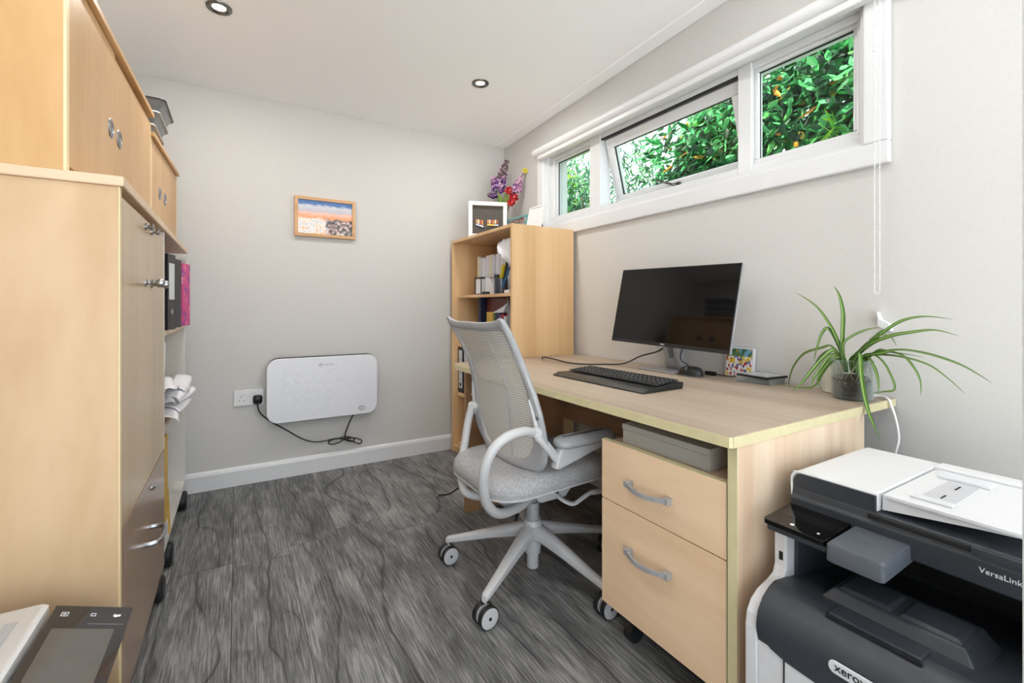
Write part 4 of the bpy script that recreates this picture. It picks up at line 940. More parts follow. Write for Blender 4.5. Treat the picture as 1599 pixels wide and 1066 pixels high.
# disc cases
def case(x, y, z, a, label, h=.0105, m_=None, lx=.112, ly=.125):
    T = Rz((x, y, z), a); t = thing('disc_case', (x, y, z), label, 'disc case')
    obj('shell', mbox(-lx/2, lx/2, -ly/2, ly/2, 0, h, T), m_ or M['cd_plastic'], t, bevel=.001)
    obj('insert', mbox(-lx/2+.006, lx/2-.006, -ly/2+.006, ly/2-.004, h-.0004, h+.0003, T), plain('printed insert', (176,178,182), .4, amt=30, scale=50), t)
case(1.663, .985, DZ, math.radians(6), 'clear disc case, lowest of the little stack by the wall', .012)
case(1.662, .982, DZ+.0125, math.radians(3), 'clear disc case with green print in the middle of the stack', .009)
case(1.66, .975, DZ+.0222, math.radians(-6), 'black edged disc case on top of the stack', .0075, M['black'])

# ------------------------------------------------------------------ spider plant in a glass jar
t = thing('spider_plant', (1.600, .660, DZ), 'green striped spider plant growing in a glass jar of dark soil', 'plant')
JC = (1.600, .660, DZ)
jar = obj('jar', lathe(BM(), [(.030,0),(.048,.001),(.053,.008),(.053,.100),(.050,.106),(.049,.110),(.052,.112),(.052,.118),(.0475,.119),(.0465,.108),(.0475,.098),(.0495,.010),(.045,.004),(.001,.004)], JC, 'Z', 40), M['jar_glass'], t, smooth=True)
obj('soil', lathe(BM(), [(.044,.005),(.0485,.012),(.0485,.062),(.040,.070),(.018,.074),(.001,.070)], JC, 'Z', 32), M['soil'], t, smooth=True)
random.seed(4); bm = BM()
for k in range(26):
    a = random.random()*6.28; P = []
    for i in range(6): a += random.uniform(-.25,.25); P.append((JC[0]+(.0486 if i < 5 else .03)*math.cos(a)*(.97), JC[1]+.0472*math.sin(a), DZ+.105-i*.015))
    tube(bm, P[::-1], .0009, 4, 2)
obj('roots', bm, plain('pale roots', (150,136,112), .8, amt=14), t)
LEAVES = [
 (0.0051, [(1.6, 0.69, 0.862), (1.595, 0.699, 0.897), (1.59, 0.72, 0.947), (1.585, 0.757, 1.004), (1.58, 0.812, 1.046)]),
 (0.0066, [(1.6, 0.688, 0.856), (1.605, 0.69, 0.921), (1.61, 0.691, 0.98), (1.615, 0.702, 1.034), (1.62, 0.719, 1.066)]),
 (0.0044, [(1.6, 0.693, 0.862), (1.592, 0.711, 0.914), (1.584, 0.723, 0.933), (1.576, 0.736, 0.913), (1.568, 0.746, 0.865), (1.56, 0.748, 0.829)]),
 (0.0033, [(1.6, 0.703, 0.855), (1.6, 0.72, 0.877), (1.6, 0.747, 0.869), (1.6, 0.799, 0.846), (1.6, 0.833, 0.798), (1.6, 0.847, 0.745), (1.6, 0.839, 0.73)]),
 (0.0051, [(1.6, 0.698, 0.849), (1.578, 0.704, 0.868), (1.556, 0.727, 0.837), (1.534, 0.749, 0.794), (1.512, 0.766, 0.757), (1.49, 0.775, 0.737)]),
 (0.0044, [(1.6, 0.693, 0.847), (1.577, 0.709, 0.849), (1.555, 0.726, 0.813), (1.532, 0.737, 0.778), (1.51, 0.732, 0.756)]),
 (0.0044, [(1.6, 0.688, 0.844), (1.585, 0.707, 0.837), (1.57, 0.722, 0.813), (1.555, 0.737, 0.77), (1.54, 0.716, 0.749)]),
 (0.0029, [(1.6, 0.682, 0.845), (1.592, 0.716, 0.824), (1.584, 0.734, 0.792), (1.576, 0.755, 0.749), (1.568, 0.795, 0.737), (1.56, 0.871, 0.738)]),
 (0.0033, [(1.6, 0.685, 0.88), (1.62, 0.67, 0.91), (1.64, 0.638, 0.931), (1.66, 0.611, 0.939)]),
 (0.0040, [(1.6, 0.662, 0.844), (1.612, 0.627, 0.884), (1.624, 0.593, 0.925), (1.636, 0.552, 0.96), (1.648, 0.504, 0.973), (1.66, 0.448, 0.966)]),
 (0.0044, [(1.6, 0.652, 0.845), (1.604, 0.614, 0.891), (1.608, 0.569, 0.916), (1.612, 0.527, 0.928), (1.616, 0.474, 0.937), (1.62, 0.427, 0.924)]),
 (0.0044, [(1.6, 0.657, 0.844), (1.59, 0.628, 0.884), (1.58, 0.591, 0.913), (1.57, 0.558, 0.918), (1.56, 0.537, 0.892)]),
 (0.0058, [(1.6, 0.642, 0.846), (1.583, 0.583, 0.866), (1.567, 0.529, 0.88), (1.55, 0.467, 0.875), (1.533, 0.406, 0.858), (1.517, 0.368, 0.84), (1.5, 0.339, 0.824)]),
 (0.0033, [(1.6, 0.632, 0.85), (1.596, 0.588, 0.861), (1.592, 0.533, 0.859), (1.588, 0.478, 0.844), (1.584, 0.438, 0.814), (1.58, 0.404, 0.78)]),
 (0.0044, [(1.6, 0.627, 0.847), (1.59, 0.581, 0.871), (1.58, 0.533, 0.865), (1.57, 0.505, 0.837), (1.56, 0.487, 0.804), (1.55, 0.482, 0.765)]),
 (0.0066, [(1.56, 0.626, 0.864), (1.544, 0.617, 0.81), (1.528, 0.604, 0.758), (1.512, 0.588, 0.714), (1.496, 0.568, 0.677), (1.48, 0.546, 0.644)]),
 (0.0047, [(1.6, 0.627, 0.853), (1.58, 0.6, 0.831), (1.56, 0.581, 0.791), (1.54, 0.572, 0.754)]),
 (0.0033, [(1.6, 0.613, 0.857), (1.6, 0.585, 0.843), (1.6, 0.564, 0.801), (1.6, 0.557, 0.766), (1.6, 0.585, 0.754), (1.6, 0.613, 0.747)]),
 (0.0033, [(1.6, 0.652, 0.845), (1.613, 0.618, 0.901), (1.627, 0.599, 0.927), (1.64, 0.585, 0.935)]),
 (0.0036, [(1.6, 0.662, 0.844), (1.585, 0.621, 0.885), (1.57, 0.601, 0.915)]),
 (0.0029, [(1.6, 0.617, 0.854), (1.593, 0.587, 0.876), (1.587, 0.562, 0.873), (1.58, 0.484, 0.865)]),
 (0.0036, [(1.6, 0.667, 0.843), (1.583, 0.635, 0.867), (1.567, 0.591, 0.899), (1.55, 0.562, 0.907)]),
 (0.0033, [(1.6, 0.685, 0.845), (1.605, 0.711, 0.86), (1.61, 0.735, 0.858), (1.615, 0.76, 0.837), (1.62, 0.779, 0.803)])]
def blade(w, pts, nm='leaf'):
    P = smooth_path(pts, 5); bm = BM(); uvl = bm.loops.layers.uv.new('uv'); n = len(P); rows = []
    for i, p in enumerate(P):
        f = i/(n-1); tn = (P[min(i+1,n-1)]-P[max(i-1,0)]).normalized()
        view = Vector((-.35,-.85,.35)).normalized(); s = tn.cross(view).normalized(); nr = s.cross(tn)
        ww = w*(min(1, .55+f*2.2) if f < .3 else 1)*(1 if f < .55 else max(.03, 1-((f-.55)/.45)**1.6))
        rows.append([bm.verts.new(p - s*ww + nr*ww*.35), bm.verts.new(p), bm.verts.new(p + s*ww + nr*ww*.35)])
    for i in range(n-1):
        for j in range(2):
            f = bm.faces.new([rows[i][j], rows[i][j+1], rows[i+1][j+1], rows[i+1][j]])
            for l, u in zip(f.loops, (j*.5,(j+1)*.5,(j+1)*.5,j*.5)): l[uvl].uv = (u, i/n)
            f.smooth = True
    o = obj(nm, bm, M['spider'], t, smooth=False); s = o.modifiers.new('t','SOLIDIFY'); s.thickness = .0007; return o
for w_, pts in LEAVES:
    pts = [(JC[0]+(pts[0][0]-JC[0])*.4, JC[1]+(pts[0][1]-JC[1])*.5, .80)] + [(min(x, XR-.01), y, z) for x, y, z in pts]
    blade(w_*1.15, pts)
t = thing('plant_pot', (1.672, .735, DZ), 'small cream pot half hidden behind the glass jar', 'pot')
obj('body', lathe(BM(), [(.028,0),(.036,.003),(.042,.105),(.044,.107),(.044,.118),(.040,.118),(.036,.100),(.001,.09)], (1.676,.738,DZ), 'Z', 28), plain('cream ceramic', (220,220,208), .3, amt=2), t, smooth=True)
cable('white_cable', [(1.66,.655,DZ+.004),(1.69,.63,DZ+.005),(1.675,.598,DZ+.003),(1.668,.585,.70),(1.66,.571,.655),(1.66,.567,.61),(1.66,.575,.57),(1.68,.59,.50)], .0038, M['white_cable'], 'white cable curling over the desk edge behind the printer')

# charging lead on the floor under the chair
t = thing('charging_lead', (1.0, 2.3, 0), 'black lead with a silver tipped plug lying on the floor behind the chair', 'cable')
obj('cord', tube(BM(), [(1.30,2.05,.004),(1.25,2.22,.004),(1.16,2.32,.004),(1.10,2.34,.004),(1.04,2.31,.004),(.97,2.265,.004),(.935,2.262,.006)], .0034, 6, 6), M['cable'], t, smooth=True)
obj('plug', tube(BM(), [(.940,2.262,.007),(.905,2.270,.007)], .006, 8, flat=.7), M['black'], t, smooth=True)
obj('tip', tube(BM(), [(.905,2.270,.007),(.891,2.273,.007)], .0045, 8, flat=.5), M['steel'], t)

# ------------------------------------------------------------------ office chair
HX, HY = .955, 1.44
ch = thing('office_chair', (HX, HY, 0), 'pale grey mesh back office chair on five castors in front of the desk', 'chair')
G, G2, SP = M['grey_plastic'], M['grey_plastic2'], M['silver_plastic']
R5 = .325; angs = [math.radians(66+72*k) for k in range(5)]
bm = BM()
for a in angs:
    d = Vector((math.cos(a), math.sin(a), 0)); s = Vector((-math.sin(a), math.cos(a), 0)); rings = []
    for r, zc, w, h in ((.020,.160,.030,.030),(.06,.158,.026,.024),(.15,.138,.021,.019),(.25,.112,.017,.014),(.315,.096,.014,.012),(.335,.091,.012,.013),(.342,.088,.008,.010)):
        c = Vector((HX,HY,zc)) + d*r; ring = []
        for k in range(12):
            q = 2*PI*k/12; cu, su = math.cos(q), math.sin(q)
            ring.append(c + s*w*(abs(cu)**.6)*(1 if cu > 0 else -1) + Vector((0,0,1))*h*(abs(su)**.6)*(1 if su > 0 else -1))
        rings.append(ring)
    loft(bm, rings)
obj('base_legs', bm, SP, ch, smooth=True)
obj('hub', lathe(BM(), [(.020,.022),(.022,.024),(.022,.075),(.029,.078),(.036,.13),(.036,.188),(.030,.200),(.030,.203)], (HX,HY,0), 'Z', 32), SP, ch, smooth=True)
obj('gas_lift', lathe(BM(), [(.024,.200),(.024,.262),(.022,.266),(.013,.268),(.013,.30),(.018,.302),(.018,.34)], (HX,HY,0), 'Z', 28), G, ch, smooth=True)
for i, a in enumerate(angs):
    c = Vector((HX,HY,0)) + Vector((math.cos(a), math.sin(a), 0))*.333
    yaw = (.9, .05, .12, .0, .5)[i]
    T = Matrix.Translation((c.x, c.y, .035)) @ Matrix.Rotation(yaw, 4, 'Z')
    bm = BM(); lathe(bm, [(.004,0),(.004,.055)], (0,0,0), 'Z', 10, T); 
    box(bm, -.010, .010, -.006, .006, -.006, .030, T); cs = obj('castor', bm, G, ch, smooth=True)
    for sgn in (-1, 1):
        lo, hi = (.007,.025) if sgn > 0 else (-.025,-.007)
        bm = BM(); lathe(bm, [(.0318,lo),(.035,lo+.002),(.035,hi-.002),(.0318,hi)], (0,0,0), 'Y', 28, T); obj('tyre', bm, M['tyre'], cs, smooth=True)
        f = hi if sgn > 0 else lo
        g_ = lo if sgn > 0 else hi
        bm = BM(); lathe(bm, [(.001,g_-sgn*.001),(.029,g_-sgn*.001),(.0312,g_+sgn*.001),(.0312,f+sgn*.0006),(.027,f+sgn*.0015),(.009,f+sgn*.0022),(.001,f+sgn*.0022)], (0,0,0), 'Y', 24, T); obj('wheel_disc', bm, SP, cs, smooth=True)
        bm = BM(); lathe(bm, [(.006,f+sgn*.0015),(.005,f+sgn*.0035),(.001,f+sgn*.0035)], (0,0,0), 'Y', 12, T); obj('wheel_hub', bm, M['black'], cs, smooth=True)
# seat cushion
SX0, SX1, SY0, SY1 = .690, 1.190, 1.225, 1.665
def seat_ring(ins, z, r=.11, wave=1.0):
    out = []
    for x, y in rrect(SX0+ins, SX1-ins, SY0+ins, SY1-ins, max(.02, r-ins*.6), 8):
        u = (x-SX0)/(SX1-SX0); v = (y-(SY0+SY1)/2)/((SY1-SY0)/2)
        out.append((x, y, z + wave*(.014*(u-.45)*1.2 - .05*max(0,u-.82)**1.3 + .006*v*v)))
    return out
bm = BM(); loft(bm, [seat_ring(.03,.378), seat_ring(.006,.384), seat_ring(0,.398), seat_ring(.001,.416), seat_ring(.010,.434), seat_ring(.030,.446), seat_ring(.075,.446), seat_ring(.13,.442), seat_ring(.19,.440)])
obj('seat', bm, M['fabric'], ch, smooth=True)
bm = BM(); loft(bm, [seat_ring(.05,.368), seat_ring(.014,.374), seat_ring(.002,.380), seat_ring(.0015,.386), seat_ring(.01,.387)])
obj('seat_pan', bm, SP, ch, smooth=True)
bm = BM()
prism(bm, [(.80,.300),(.86,.292),(.99,.318),(1.12,.372),(.74,.372),(.76,.335)], 'Y', 1.375, 1.505)
prism(bm, [(.90,.318),(1.01,.318),(1.06,.372),(.86,.372)], 'Y', 1.305, 1.575)
obj('mechanism', bm, SP, ch, bevel=.010, seg=3)
bm = BM(); lathe(bm, [(.001,-.006),(.008,-.006),(.009,0)], (.965,1.304,.352), 'Y', 14); obj('pivot_cap', bm, M['black'], ch)
bm = BM(); tube(bm, [(.965,1.315,.345),(.975,1.285,.325),(1.005,1.262,.312),(1.035,1.248,.330),(1.065,1.240,.345),(1.115,1.240,.342)], lambda f: .009+.004*(f>.8), 10, 6, .6)
obj('lever', bm, SP, ch, smooth=True)
# back: contoured open frame with woven mesh
prof = [(.435,.866),(.50,.855),(.58,.842),(.66,.830),(.72,.818),(.78,.799),(.835,.775),(.90,.740),(.955,.707),(.975,.695)]
def bx_(z):
    for (a,xa),(b,xb) in zip(prof, prof[1:]):
        if z <= b: return xa+(xb-xa)*(z-a)/(b-a)
    return prof[-1][1]
def back_pt(y, z, off=0):  # y measured from the chair centre line; edges wrap forwards
    return Vector((bx_(z) - .55*max(0,(.20**2 - y*y)) + off, 1.445 + y, z))
half = [(0,.950),(.09,.949),(.165,.955),(.203,.965),(.217,.955),(.214,.90),(.208,.83),(.214,.765),(.230,.705),(.246,.645),(.255,.585),(.250,.53),(.228,.483),(.180,.449),(.10,.437),(0,.434)]
hin  = [(0,.918),(.09,.917),(.155,.922),(.178,.925),(.188,.912),(.188,.87),(.183,.82),(.184,.765),(.188,.705),(.188,.645),(.185,.59),(.178,.545),(.160,.510),(.13,.486),(.085,.474),(0,.470)]
def full(h): return h + [(-y, z) for y, z in h[-2:0:-1]]
def closed_smooth(pts, k=4):
    n = len(pts); out = []; P = [Vector((a,b)) for a,b in pts]
    for i in range(n):
        p0,p1,p2,p3 = P[(i-1)%n],P[i],P[(i+1)%n],P[(i+2)%n]
        for j in range(k):
            t_ = j/k; out.append(.5*((2*p1)+(-p0+p2)*t_+(2*p0-5*p1+4*p2-p3)*t_*t_+(-p0+3*p1-3*p2+p3)*t_**3))
    return out
O, I = closed_smooth(full(half)), closed_smooth(full(hin)); N = len(O); bm = BM(); secs = []
for k in range(N):
    o_, i_ = O[k], I[k]; sec = []
    for q in range(10):
        a = 2*PI*q/10; f = .5+.5*math.cos(a); y, z = i_.lerp(o_, f); sec.append(bm.verts.new(back_pt(y, z, -.014*math.sin(a))))
    secs.append(sec)
for k in range(N):
    a, b = secs[k], secs[(k+1)%N]
    for q in range(10): bm.faces.new([a[q], a[(q+1)%10], b[(q+1)%10], b[q]])
obj('back_frame', bm, G, ch, smooth=True)
bm = BM(); L = 14
cen = [Vector((0, p.y)) for p in I]; rows = []
for j in range(L+1):
    rows.append([bm.verts.new(back_pt(p.x*(1-j/L)*1.01, (p.y*(1.0)), -.002 - .0)) for p in I])
for j in range(L):
    for k in range(N):
        try: bm.faces.new([rows[j][k], rows[j][(k+1)%N], rows[j+1][(k+1)%N], rows[j+1][k]])
        except ValueError: pass
bmesh.ops.remove_doubles(bm, verts=bm.verts, dist=.0002)
obj('back_mesh', bm, M['weave'], ch, smooth=True)
bm = BM()
for yy in (-.055,): 
    P = [back_pt(yy*(1+.5*math.sin((z-.47)*5)), z, -.004) for z in [.475+.0345*i for i in range(13)]]; tube(bm, P, .0016, 5)
P = [back_pt(.0, z, -.004) for z in [.475+.0345*i for i in range(13)]]
obj('mesh_seam', bm, M['grey_plastic2'], ch, smooth=True)
for s_ in (-1, 1):
    p = back_pt(.226*s_, .598); 
    bm = BM(); lathe(bm, [(.014,-.022),(.019,-.014),(.019,.012),(.014,.022)], (0,0,0), 'Y', 20, Matrix.Translation(p+Vector((-.016,0,0))) @ Matrix.Rotation(.5*s_, 4, 'Z'))
    tube(bm, [p+Vector((-.014,0,.01)), back_pt(.216*s_,.66,-.016), back_pt(.206*s_,.70,-.016)], lambda f: .009-.006*f, 8, 5)
    obj('arm_joint', bm, SP, ch, smooth=True)
    obj('bolt', lathe(BM(), [(.006,-.006),(.006,-.002),(.0035,0)], back_pt(.236*s_,.645,-.010), 'X', 12), M['steel'], ch, smooth=True)
tr = lambda f: .0155
# near arm loop and pad
bm = BM()
tube(bm, [(.805,1.214,.600),(.76,1.203,.612),(.70,1.200,.604),(.655,1.205,.570),(.634,1.215,.515),(.641,1.238,.450),(.672,1.272,.380),(.735,1.310,.322),(.83,1.355,.300),(.92,1.395,.305),(.95,1.41,.32)], lambda f: .0165-.0035*abs(f-.5), 12, 6)
obj('arm_loop', bm, SP, ch, smooth=True)
bm = BM()
for dz, dy in ((.008,.0),(-.008,-.006)): tube(bm, [(.812,1.212+dy,.596+dz),(.845,1.205+dy,.560+dz),(.885,1.200+dy,.510+dz),(.90,1.200+dy,.498+dz)], .0105, 10, 5)
obj('arm_strut', bm, SP, ch, smooth=True)
bm = BM(); prism(bm, [(.872,.478),(.890,.474),(1.10,.528),(1.10,.545),(.90,.545),(.885,.52)], 'Y', 1.182, 1.216); obj('arm_bracket', bm, SP, ch, bevel=.008, seg=3)
def pad(y0, y1, x0, x1, z):
    ks = []
    for ins, zz in ((.012,z),(.003,z+.006),(0,z+.014),(.002,z+.024),(.012,z+.032),(.028,z+.035)): ks.append([(x, y, zz+.012*(x-x0)) for x, y in rrect(x0+ins, x1-ins, y0+ins, y1-ins, .034-ins*.5, 7)])
    return loft(BM(), ks)
obj('arm_pad', pad(1.158, 1.240, .885, 1.125, .540), G2, ch, smooth=True)
# far arm
bm = BM()
tube(bm, [(.812,1.670,.600),(.795,1.668,.540),(.768,1.645,.455),(.735,1.600,.390),(.712,1.540,.345),(.72,1.505,.322),(.80,1.485,.302),(.90,1.47,.308)], lambda f: .0165-.0035*abs(f-.5), 12, 6)
obj('arm_loop', bm, SP, ch, smooth=True)
bm = BM(); tube(bm, [(.815,1.672,.598),(.85,1.680,.555),(.90,1.685,.50)], .0115, 10, 5); obj('arm_strut', bm, SP, ch, smooth=True)
bm = BM(); prism(bm, [(.872,.478),(.890,.474),(1.10,.528),(1.10,.545),(.90,.545),(.885,.52)], 'Y', 1.670, 1.704); obj('arm_bracket', bm, SP, ch, bevel=.008, seg=3)
obj('arm_pad', pad(1.650, 1.730, .885, 1.125, .540), G2, ch, smooth=True)

# ------------------------------------------------------------------ large laser printer (right)
pr = thing('laser_printer', (1.17, .315, 0), 'large off white and charcoal multifunction laser printer standing against the desk end', 'printer')
PWm, CH, CH2, PY = M['printer_white'], M['charcoal'], M['charcoal2'], (.072, .560)
side = [(.893,0),(.893,.352),(.898,.378),(.912,.398),(.935,.411),(.972,.420),(.992,.428),(1.000,.445),(1.000,.520),(1.44,.520),(1.44,0)]
for a, b in ((PY[1]-.026, PY[1]), (PY[0], PY[0]+.026)):
    obj('side_shell', prism(BM(), side, 'Y', a, b), PWm, pr, bevel=.004, seg=3)
bm = BM(); box(bm, .895, 1.42, PY[0]+.026, PY[1]-.026, 0, .338)
obj('front_body', bm, PWm, pr, bevel=.002)
obj('tray_drawer', mbox(.8915, .897, .105, .480, .10, .326), PWm, pr, bevel=.002)
bm = BM()
for (a,b,c,d) in ((.103,.482,.3265,.3275),(.481,.4825,.10,.327)): box(bm, .8925, .8955, a, b, c, d)
obj('panel_gap', bm, M['ink'], pr)
# dark front cover rolling over into the output tray
def cover_prof(drop): return [(.889,.346-drop),(.889,.372),(.894,.393),(.910,.414),(.932,.428),(.952,.434),(.956,.434)]
bm = BM(); rings = []
for y in [PY[0]+.027 + (PY[1]-.053-PY[0]-.001)*k/16 for k in range(17)]:
    k_ = max(0, (y-(PY[1]-.075))/.05); drop = .0 + .022*math.sin((y-.07)*5.5) - .028*k_**2
    pf = [(x-.0005, z) for x, z in cover_prof(drop)] + [(1.00,.428),(1.00,.30),(.90,.30 if drop > 0 else .33)]
    pf[-1] = (.896, min(.33, .346-drop)); rings.append([(x, y, z) for x, z in pf])
loft(bm, rings); obj('front_cover', bm, CH, pr, smooth=True)
bm = BM(); prism(bm, [(.957,.300),(.957,.4335),(.985,.430),(1.06,.420),(1.20,.400),(1.29,.396),(1.29,.300)], 'Y', PY[0]+.027, PY[1]-.027); obj('output_tray', bm, CH, pr, bevel=.003)
# raised paper stop with two pads
def frustum(x0,x1,y0,y1,z0,z1,i, T=None): 
    return loft(BM(), [[(x0,y0,z0),(x1,y0,z0),(x1,y1,z0),(x0,y1,z0)], [(x0+i,y0+i,z1),(x1-i*.4,y0+i,z1),(x1-i*.4,y1-i,z1),(x0+i,y1-i,z1)]], T)
stp = obj('paper_stop', frustum(.985, 1.11, .235, .470, .418, .448, .022), CH, pr, bevel=.004, seg=3)
for a, b in ((.262,.348),(.356,.442)): obj('stop_pad', frustum(1.012, 1.085, a, b, .4475, .4535, .006), CH, stp, bevel=.002)
obj('tray_flap', mbox(.936, .972, .290, .425, .431, .4375, None), CH, pr, bevel=.002)
bm = BM(); box(bm, .930, .936, .288, .427, .4285, .4325); box(bm, .935, .975, .425, .4275, .4315, .4345); obj('flap_gap', bm, M['ink'], pr)
# recess walls
bm = BM(); box(bm, 1.285, 1.42, PY[0]+.027, PY[1]-.027, .30, .535); box(bm, 1.03, 1.29, PY[1]-.034, PY[1]-.026, .40, .535); obj('recess_wall', bm, CH, pr, bevel=.002)
obj('recess_wall', mbox(1.03, 1.29, PY[0]+.026, PY[0]+.050, .40, .535), CH2, pr, bevel=.002)
bm = BM(); box(bm, 1.21, 1.284, .12, .50, .44, .50)
obj('output_slot', bm, M['black'], pr, bevel=.002)
bm = BM(); 
for k in range(5): box(bm, 1.203, 1.211, .15+k*.075, .165+k*.075, .445, .505)
lathe(bm, [(.008,0),(.008,.36)], (1.208,.13,.507), 'Y', 12); obj('exit_roller', bm, M['tyre'], pr)
bm = BM(); box(bm, 1.0015, 1.003, PY[1]-.020, PY[1]-.012, .455, .470); obj('usb_port', mbox(.999, 1.001, PY[1]-.019, PY[1]-.011, .458, .476), M['ink'], pr); bm.free()
# scanner base
bm = BM(); prism(bm, [(1.058,.535),(1.44,.535),(1.44,.600),(1.066,.600),(1.062,.585),(1.056,.580)], 'Y', PY[0], PY[1]-.004); sb = obj('scanner_base', bm, CH, pr, bevel=.004, seg=3)
bm = BM(); box(bm, 1.0545, 1.06, .262, .410, .588, .598); obj('finger_slot', bm, M['ink'], sb, bevel=.002)
bm = BM(); box(bm, 1.052, 1.058, PY[0], .262, .586, .600); obj('lip', bm, CH, sb, bevel=.002)
text('lettering', 'VersaLink C405', .0125, basis((1.0556, .253, .5605), (0,-1,0), (0,0,1)), M['white_ink'], sb, .0003)
# document feeder
R = []
def adfring(ins, z, y0=.398, y1=.558): return [(x, y, z) for x, y in rrect(1.070+ins, 1.40-ins, y0+min(ins,.001), y1-ins, .012, 4)]
bm = BM(); prism(bm, [(.398,.600),(.540,.600),(.5585,.612),(.5585,.622),(.553,.632),(.540,.637),(.398,.637)], 'X', 1.071, 1.40); adf = obj('feeder_cover', bm, M['adf_white'], pr, bevel=.003, seg=3)
bm = BM(); prism(bm, [(.400,.5785),(.553,.5785),(.5545,.618),(.548,.628),(.538,.6315),(.400,.6315)], 'X', 1.0665, 1.072); obj('front_panel', bm, CH, adf, bevel=.002)
bm = BM(); prism(bm, [(.42,.545),(.50,.548),(.535,.560),(.553,.5775),(.42,.5775)], 'X', 1.0645, 1.072); obj('glass_apron', bm, M['black_gloss'], adf, bevel=.002)
bm = BM(); tube(bm, [(1.066,.5565,.577),(1.066,.5575,.618),(1.066,.551,.630),(1.066,.538,.6345),(1.066,.398,.6345)], .0022, 6, 4); tube(bm, [(1.0645,.5565,.577),(1.0635,.538,.5615),(1.0635,.50,.5465),(1.0635,.44,.5435)], .0018, 6, 4); obj('white_trim', bm, M['white'], adf, smooth=True)
bm = BM(); box(bm, 1.355, 1.40, PY[0], .398, .600, .640); obj('feeder_spine', bm, M['adf_white'], pr, bevel=.004, seg=3)
# sloping paper tray of the feeder
bm = BM(); loft(bm, [[(x, y, z + (0)) for x, y in rrect(1.076, 1.352, .192, .394, .014, 4)] for z in (.628, .634)])
tr_ = obj('feeder_tray', bm, M['adf_white'], pr, bevel=.001)
obj('tray_wedge', prism(BM(), [(.394,.604),(.394,.628),(.200,.628),(.26,.622)], 'X', 1.080, 1.35), M['adf_white'], tr_)
obj('paper_guide', mbox(1.110, 1.130, .300, .360, .634, .639), M['label'], tr_, bevel=.002); obj('paper_guide', mbox(1.285, 1.320, .290, .372, .634, .641), M['label'], tr_, bevel=.002)
bm = BM(); box(bm, 1.130, 1.285, .305, .352, .634, .6352); obj('guide_rail', bm, plain('feeder grey', (196,196,200), .5, amt=2), tr_, bevel=.0005)
bm = BM(); box(bm, 1.150, 1.175, .326, .329, .6352, .6358); box(bm, 1.225, 1.255, .326, .329, .6352, .6358); obj('guide_slot', bm, M['ink'], tr_)
bm = BM(); box(bm, 1.074, 1.354, .190, .196, .630, .6365); box(bm, 1.074, 1.079, .196, .392, .630, .6365); obj('tray_rim', bm, M['white'], tr_, bevel=.001)
# control panel and card reader box
T = Matrix.Translation((.950, 0, .552)) @ Matrix.Rotation(math.radians(-4), 4, 'Y')
cp = obj('control_panel', loft(BM(), [[T @ Vector((x, y, z)) for x, y in rrect(0, .125, .438, .556, .008, 4)] for z in (-.006, 0, .004)]), M['black_gloss'], pr, bevel=.001)
obj('panel_tray', mbox(.957, 1.07, .436, .552, .532, .544), CH, pr, bevel=.004)
obj('touch_screen', mbox(.045, .115, .448, .546, .004, .0044, T), plain('dim screen glass', (14,14,16), .06, amt=0), cp)
bm = BM(); lathe(bm, [(.001,.0046),(.004,.0046),(.004,.004)], (.018,.505,0), 'Z', 14, T); lathe(bm, [(.001,.0046),(.0025,.0046),(.0025,.004)], (.022,.458,0), 'Z', 12, T); obj('button_lights', bm, M['white_ink'], cp)
R = [[(x, y, z + .035*(x-.944)) for x, y in rrect(.944+i, 1.10-i, .343+i, .433-i, .007, 4)] for z, i in ((.524,.004),(.527,0),(.556,0),(.560,.003))]
cr = obj('card_reader', loft(BM(), R), CH2, pr, smooth=True)
text('lettering', 'xerox', .010, Matrix.Translation((0,0,.0)) @ basis((1.00,.398,.5634), (0,-1,0.0), (1,0,.035)), plain('faint grey print', (112,117,124), .4, amt=1), cr, .0002)
# name plate
pl = [(y, z) for y, z in rrect(.250, .402, .3655, .3875, .0105, 6)]
np_ = obj('name_plate', prism(BM(), pl, 'X', .8855, .889), M['label'], pr, bevel=.001)
text('lettering', 'xerox', .0195, basis((.8853, .392, .3722), (0,-1,0), (0,0,1)), M['ink'], np_, .0003, .0003)
bm = BM(); lathe(bm, [(.001,-.0006),(.0075,-.0004),(.0075,0)], (.8855,.325,.3765), 'X', 20); obj('ball_mark', bm, plain('grey print', (120,122,128), .5), np_)

# ------------------------------------------------------------------ second machine at the lower left
sp_ = thing('desktop_printer', (-.40, .98, 0), 'white lidded office printer with a tilted black touch panel at the lower left', 'printer')
obj('body', mbox(-.64, -.22, .62, 1.18, 0, .330), M['charcoal'], sp_, bevel=.010, seg=3)
bm = BM(); loft(bm, [[(x, y, z) for x, y in rrect(-.64, -.15, .64, 1.185, .03, 6)] for z in (.0, .215, .222)]); obj('front_bulge', bm, M['charcoal'], sp_, bevel=.006)
obj('scanner_base', mbox(-.64, -.312, .62, 1.195, .330, .405), M['charcoal'], sp_, bevel=.004)
bm = BM(); loft(bm, [[(x, y, z) for x, y in rrect(-.645+i, -.305-i, .60+i, 1.20-i, .012, 4)] for z, i in ((.405,0),(.436,0),(.440,.004))]); lid = obj('lid', bm, M['white'], sp_, smooth=True)
bm = BM(); loft(bm, [[(x, y, z) for x, y in rrect(-.60, -.365, .62, 1.16, .012, 4)] for z in (.4402, .447)]); obj('raised_tray', bm, M['white'], lid, bevel=.004)
bm = BM(); prism(bm, [(-.352,.4403),(-.335,.4403),(-.335,.4412),(-.352,.4412)], 'Y', .62, 1.15); obj('groove', bm, plain('lid groove grey', (176,178,182), .4, amt=1), lid)
T = Matrix.Translation((-.296, .62, .432)) @ Matrix.Rotation(math.radians(20.5), 4, 'Y')
